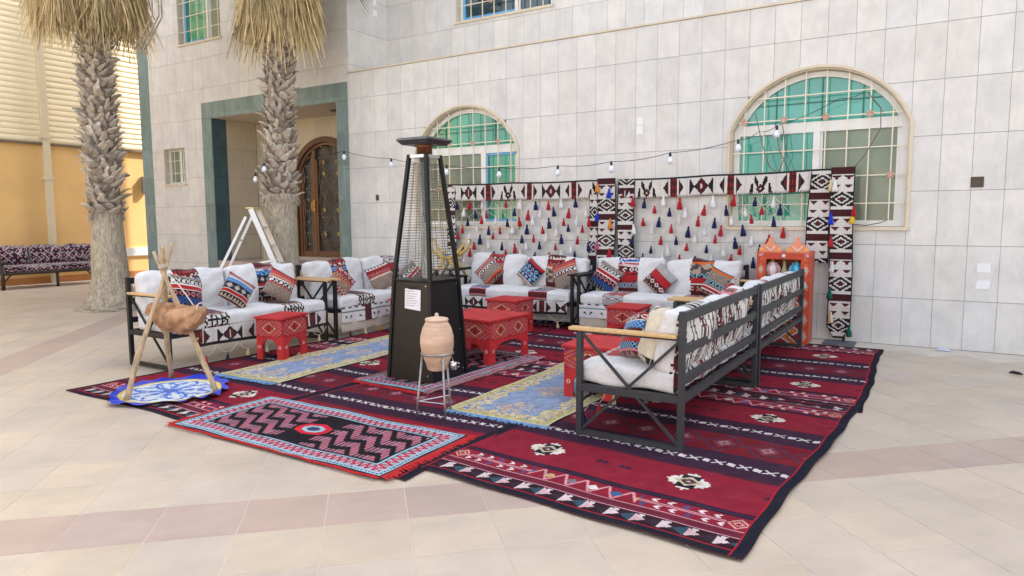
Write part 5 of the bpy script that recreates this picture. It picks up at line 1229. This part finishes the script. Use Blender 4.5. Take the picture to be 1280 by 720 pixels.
# loose cables caught in the window bars
LCT = thing('loose_cable', 'brown loose cables tangled in the bars of the large arched window', 'cable', (0,0,0)); LCM = mat('brown_cable', (.17,.10,.08), .7)
lc = MB()
for pts in ([(-2.2,9.5,2.9),(-2.1,9.47,2.5),(-2.0,9.48,2.2),(-1.9,9.5,2.12),(-1.8,9.48,2.35),(-1.86,9.5,2.72)], [(-1.95,9.49,2.75),(-1.88,9.47,2.4),(-1.74,9.49,2.1)], [(-.9,9.5,3.04),(-.75,9.49,2.85),(-.74,9.48,2.6),(-.9,9.5,2.3),(-1.05,9.5,2.1)], [(-1.0,9.48,1.46),(-.85,9.46,1.45),(-.7,9.47,1.48),(-.62,9.5,1.52)]):
    fine = []
    for a, b in zip(pts, pts[1:]):
        for k in range(4): s = k/4; fine.append(tuple(a[i]+(b[i]-a[i])*s for i in range(3)))
    fine.append(pts[-1]); lc.tube(fine, .006, 5); lc.build('cable', LCM, LCT, True); lc = MB()

# ------------------------------------------------------------------ painted cabinet and what stands in it
cb_ = thing('painted_cabinet', 'tall orange painted cabinet with a niche and two peaked crests', 'cabinet', (-1.69,9.10,.012), q(2)); CW, CD, CH = .62, .36, 1.10
M_cab = mat('orange_paint', (.52,.10,.05), .5, var=.12, scale=8); M_cabs = mat('brick_red_paint', (.42,.075,.045), .5, var=.12, scale=6)
def cabpat(U, V):
    C = np.empty(U.shape+(3,)); C[:] = A(200,80,60); e = np.minimum(U, CW-U); x = np.abs(e-.05); p = (V % .2)-.1; d = x/.04 + np.abs(p)/.09
    M = e < .1; C[M & (d < 1)] = A(222,130,60); C[M & (d < .78)] = A(205,90,110); C[M & (d < .55)] = A(235,215,210); C[M & (d < .38)] = A(60,150,90); C[M & (d < .2)] = A(235,225,215)
    y2 = (V*1.0 % .16)-.08; ch = np.abs(np.abs(U-CW/2)*.7-np.abs(y2)-.03); low = (e > .1) & (V < .74); C[low] = A(176,44,36); C[low & (ch < .014)] = A(225,140,60); C[low & (np.abs(ch-.035) < .01)] = A(232,210,200); C[low & (np.abs(ch-.06) < .008)] = A(90,60,110); return C
NZ0, NZ1, NX = .80, 1.03, .20
def cabsheet(x0,x1,z0,z1):
    nu, nv = max(4,int((x1-x0)/.008)), max(4,int((z1-z0)/.008))
    return link('painted_front', cloth('painted_front', nu, nv, lambda u,v: (x0+(x1-x0)*u, -CD/2-.002+0*u, z0+(z1-z0)*v), lambda u,v: cabpat(x0+(x1-x0)*u+CW/2, z0+(z1-z0)*v), M_paint, 0, False), cb_)
cabsheet(-CW/2,CW/2,0,NZ0); cabsheet(-CW/2,-NX,NZ0,NZ1); cabsheet(NX,CW/2,NZ0,NZ1); cabsheet(-CW/2,CW/2,NZ1,CH)
MB().box(-CW/2,-CW/2+.02,-CD/2,CD/2,0,CH).build('side_board', M_cabs, cb_); MB().box(CW/2-.02,CW/2,-CD/2,CD/2,0,CH).build('side_board', M_cabs, cb_)
MB().box(-CW/2+.021,CW/2-.021,CD/2-.02,CD/2-.001,0,CH).build('back_board', M_cabs, cb_)
MB().box(-CW/2+.021,CW/2-.021,-CD/2+.001,CD/2-.021,NZ0-.02,NZ0).build('shelf', M_cabs, cb_); MB().box(-CW/2-.01,CW/2+.01,-CD/2-.008,CD/2+.005,CH,CH+.018).build('top_board', M_cab, cb_)
MB().box(-CW/2+.021,-NX,-CD/2+.001,-CD/2+.016,NZ0+.001,CH-.001).box(NX,CW/2-.021,-CD/2+.001,-CD/2+.016,NZ0+.001,CH-.001).box(-NX,NX,-CD/2+.001,-CD/2+.016,NZ1,CH-.001).box(-CW/2+.021,CW/2-.021,-CD/2+.001,-CD/2+.016,0,NZ0-.021).build('front_board', M_cabs, cb_)
for c in (-.155,.155):
    prof = [(-.13,0),(-.13,.05),(-.085,.085),(-.05,.095),(-.025,.14),(-.02,.17),(0,.185),(.02,.17),(.025,.14),(.05,.095),(.085,.085),(.13,.05),(.13,0)]
    mb = MB(); mb.prism(prof, lambda a,z,c=c: (c+a,-CD/2-.004,CH+.0185+z), lambda a,z,c=c: (c+a,-CD/2+.02,CH+.0185+z)); cr = mb.build('crest', mat('salmon_paint', (.66,.24,.13), .5) if 'salmon_paint' not in bpy.data.materials else bpy.data.materials['salmon_paint'], cb_)
    mb = MB()
    for o_, m0 in ((.0,1),):
        for s in (-1,1): mb.bar((c+s*.055,-CD/2-.007,CH+.09),(c,-CD/2-.007,CH+.035),.004,.008)
    mb.build('white_chevron', M_white, cr)
    mb = MB()
    for s in (-1,1): mb.box(c+s*.105-.02,c+s*.105+.02,-CD/2-.008,-CD/2-.0045,CH+.045,CH+.062)
    mb.build('gold_chevron', mat('gold_paint', (.72,.42,.06), .5) if 'gold_paint' not in bpy.data.materials else bpy.data.materials['gold_paint'], cr)
for x, m_ in ((-CW/2+.04,'pink'),(0,'white'),(CW/2-.04,'pink')):
    mm = M_white if m_ == 'white' else (bpy.data.materials.get('pink_paint') or mat('pink_paint', (.62,.25,.27), .5)); mb = MB(); mb.tube([(x,-CD/2-.003,CH-.03),(x,-CD/2-.02,CH-.03)], [.026,.012], 12); mb.build('round_stud', mm, cb_, True)
zsh = NZ0+.0125
def pot(x, y, s, prof, colf, label, cat, c2=None):
    n = 26; V = []; F = []; C = []; k = len(prof)
    for r, z in prof:
        for j in range(n): V.append((r*s*math.cos(2*PI*j/n), r*s*math.sin(2*PI*j/n), z*s))
    for i in range(k-1):
        for j in range(n): F.append((i*n+j,i*n+(j+1)%n,(i+1)*n+(j+1)%n,(i+1)*n+j)); C.append(colf(j/n, i/(k-1)))
    o = link('painted_pot', np_mesh('painted_pot', V, F, np.array(C), M_paint, True), loc=(x,y,zsh)); return tag(o, label, cat)
bulge = [(.001,0),(.05,0),(.075,.03),(.09,.07),(.092,.1),(.08,.135),(.055,.155),(.05,.165),(.06,.17),(.03,.18),(.018,.19),(.02,.205),(.001,.215)]
pot(-1.83,9.03,1.05,bulge,lambda a,t: A(230,180,60) if t > .7 else (A(222,150,160) if (a*6) % 1 < .35 else A(232,224,222)),'white and pink striped pot with a yellow lid in the cabinet niche','pot')
pot(-1.55,9.05,1.05,bulge,lambda a,t: (A(220,120,60) if (a*8) % 1 < .5 else A(110,170,80)) if t > .7 else (A(120,200,225) if (a*7) % 1 < .4 else A(50,150,205)),'bright blue pot with a coloured lid in the cabinet niche','pot')
pot(-1.69,9.03,1.0,[(.001,0),(.05,0),(.052,.03),(.045,.06),(.03,.1),(.018,.14),(.016,.2),(.024,.225),(.001,.228)],lambda a,t: A(190,170,120) if t < .75 else A(130,110,60),'slim cream and olive bottle between the two pots in the cabinet','bottle')
cup2 = pot(-1.52,8.93,.62,bulge,lambda a,t: A(110,190,185) if (a*6) % 1 < .5 else A(210,220,220),'small teal and white pot low on the cabinet front ledge','pot'); cup2.location = (-1.47,8.885,.685)
MB().box(.16,.29,-CD/2-.05,-CD/2-.003,.655,.672).build('ledge', M_cab, cb_)

# ------------------------------------------------------------------ camel saddle on a corner table
ct = thing('corner_table', 'low black corner table between the left row and the wall sofas', 'table', (-6.95,9.0,0))
MB().box(-.28,.28,-.28,.28,.60,.63).build('table_top', M_metal, ct, bevel=.004)
for sx in (-1,1):
    for sy in (-1,1): MB().box(sx*.25-.02,sx*.25+.02,sy*.25-.02,sy*.25+.02,0,.599).build('leg', M_metal, ct)
M_yel = mat('yellow_wood', (.58,.38,.10), .5, var=.25, scale=8, bump=.1); M_yel2 = mat('pale_wood', (.66,.55,.36), .5, var=.2, scale=8)
cs = thing('camel_saddle', 'yellow wooden camel saddle with curved horns behind the heater', 'saddle', (-6.72,8.86,.632), q(18))
for y in (-.16,.16):
    for s in (-1,1):
        MB().tube([(s*.05,y,.30),(s*.11,y,.16),(s*.2,y,.02)], [.03,.026,.022], 8).build('leg', M_yel, cs, True)
    MB().tube([(-.33,y,.62),(-.29,y,.50),(-.20,y,.39),(-.09,y,.32),(0,y,.30),(.09,y,.32),(.19,y,.40),(.27,y,.50),(.31,y,.60)], [.012,.02,.028,.034,.036,.034,.028,.02,.012], 8).build('horn', M_yel, cs, True)
for x, z in ((-.15,.30),(.15,.30),(-.2,.1),(.2,.1)): MB().tube([(x,-.2,z),(x,.2,z)], .014, 7).build('cross_bar', M_yel2, cs)
for x in (-.32,.305): MB().tube([(x,-.18,.57),(x,-.05,.60),(x,.05,.60),(x,.18,.57)], .013, 7).build('top_bar', M_yel2, cs)
MB().box(-.11,.11,-.15,.15,.335,.36).build('seat_pad', mat('blue_pad', tuple(alb(90,140,170)), .9, var=.4, scale=30), cs, bevel=.01)

# ------------------------------------------------------------------ rattan bench far left
M_rat = mat('dark_rattan', (.035,.022,.018), .5, var=.3, scale=14)
be = thing('garden_bench', 'dark wooden bench with patterned cushions by the ochre wall', 'bench', (-17.78,7.0,0), PI/2); BL, BD = 2.35, .78
for x in (.04,BL-.04):
    MB().tube([(x,.03,0),(x,.03,.62)], .042, 8).build('leg', M_rat, be, True); MB().tube([(x,BD-.04,0),(x,BD-.04,.86)], .04, 8).build('leg', M_rat, be, True)
    MB().tube([(x,-.05,.60),(x,.05,.645),(x,.3,.69),(x,BD-.02,.80)], .038, 8).build('armrest', M_rat, be, True); MB().tube([(x,.03,.36),(x,BD-.04,.36)], .03, 7).build('side_rail', M_rat, be)
    MB().tube([(x,.1,.38),(x,.45,.7)], .018, 6).build('arm_brace', M_rat, be)
for y in (.03,BD-.04):
    MB().tube([(.04,y,.36),(BL-.04,y,.36)], .036, 8).build('seat_rail', M_rat, be)
    for s in (0,1): MB().tube([(.06+s*(BL-.12),y,.18),((.22 if s == 0 else BL-.22),y,.35)], .018, 6).build('corner_brace', M_rat, be)
MB().tube([(BL/2,.05,0),(BL/2,.05,.34)], .035, 8).build('leg', M_rat, be, True)
MB().tube([(.04,BD-.04,.84),(BL-.04,BD-.04,.84)], .03, 8).build('back_rail', M_rat, be)
def ikat(U, V):
    C = np.empty(U.shape+(3,)); C[:] = A(48,30,46); p = .165; x = np.abs(((U/p) % 1)-.5)*2; y = np.abs(((V/.15) % 1)-.5)*2; d = x+y; q_ = (np.floor(U/p)+np.floor(V/.2)).astype(int) % 3
    C[(np.abs(d-1) < .16)] = A(205,185,190); C[(np.abs(d-1) < .05)] = A(60,35,60); C[(d < .5)] = A(205,190,190); C[(d < .34) & (q_ == 0)] = A(120,40,50); C[(d < .34) & (q_ == 1)] = A(35,35,60); C[(d < .34) & (q_ == 2)] = A(80,50,90); C[d > 1.6] = A(150,60,70); C[d > 1.8] = A(210,195,190); return C
padded('seat_cushion', (BL/2,BD/2-.04,.455), (BL-.12,BD-.1,.15), .05, (120,30,10), lambda P: ikat(P[:,0]+5, P[:,1]*1+P[:,2]+5), M_cloth, be, (0,0,.01), .004, 3)
for k in range(3): padded('back_cushion', (.06+(BL-.12)*(k+.5)/3,BD-.17,.74), ((BL-.12)/3-.02,.2,.44), .07, (44,10,28), lambda P, k=k: ikat(P[:,0]+5+k*.07, P[:,2]+5), M_cloth, be, (0,.05,.02), .01, 4+k, rot=(-.16,0,random.uniform(-.03,.03)))

# ------------------------------------------------------------------ step ladder
M_alu = mat('white_aluminium', (.62,.63,.65), .4, metal=.25, var=.06); M_alud = mat('pale_wood_rail', (.58,.50,.42), .5, var=.1)
ld = thing('step_ladder', 'white aluminium step ladder standing open in front of the porch palm', 'ladder', (-10.08,7.75,0), q(36)); 
apx = Vector((0,0,1.74))
for y, m_ in ((-.2,M_alu),(.2,M_alud)):
    MB().bar((.72,y*1.25,.0),(.03,y,1.73),.085,.03,up=(0,1,0)).build('front_rail', m_, ld, bevel=.003)
    MB().bar((-.86,y*1.3,.0),(-.06,y*.85,1.60),.045,.03,up=(0,1,0)).build('rear_rail', M_alu, ld, bevel=.003)
for k in range(5):
    s = (k+.6)/5.6; x = .72-.69*s; z = 1.73*s; MB().box(x-.05,x+.03,-.25+.05*s+.016,.25-.05*s-.016,z-.012,z+.012).build('tread', M_alu, ld, bevel=.003)
for s in (.18,.42,.75): MB().bar((-.86+.8*s,-.26+.08*s,1.6*s),(-.86+.8*s,.26-.08*s,1.6*s),.022,.022).build('rear_brace', M_alu, ld)
MB().bar((-.53,-.225,.70),(.36,-.24,.86),.014,.03).build('spreader', M_alu, ld); MB().bar((-.53,.225,.70),(.36,.24,.86),.014,.03).build('spreader', M_alu, ld)
MB().box(-.05,.08,-.215,.215,1.731,1.762).build('top_cap', mat('yellow_cap', (.60,.50,.22), .5), ld, bevel=.006)

# ------------------------------------------------------------------ small litter
bag = MB(); r = random.Random(4); n = 10
V = []
for i in range(n+1):
    for j in range(n+1): V.append(((i/n-.5)*.16+r.uniform(-.008,.008), (j/n-.5)*.09+r.uniform(-.008,.008), .004+.03*r.random()*math.sin(PI*i/n)*math.sin(PI*j/n)))
bag.add(V, [(i*(n+1)+j,(i+1)*(n+1)+j,(i+1)*(n+1)+j+1,i*(n+1)+j+1) for i in range(n) for j in range(n)])
tag(bag.build('plastic_wrapper', mat('pale_plastic', (.55,.60,.72), .25), None, loc=(.02,9.42,.001)), 'crumpled pale plastic wrapper on the floor at the foot of the wall', 'wrapper')
MB_ = MB(); MB_.tube([(-.05,0,.012),(-.02,.01,.018),(.03,0,.014),(.06,-.02,.008)], [.006,.016,.014,.005], 7)
tag(MB_.build('dark_scrap', M_metal, None, True, loc=(.63,8.33,.001)), 'small dark scrap lying on the tiles at the far right', 'scrap')
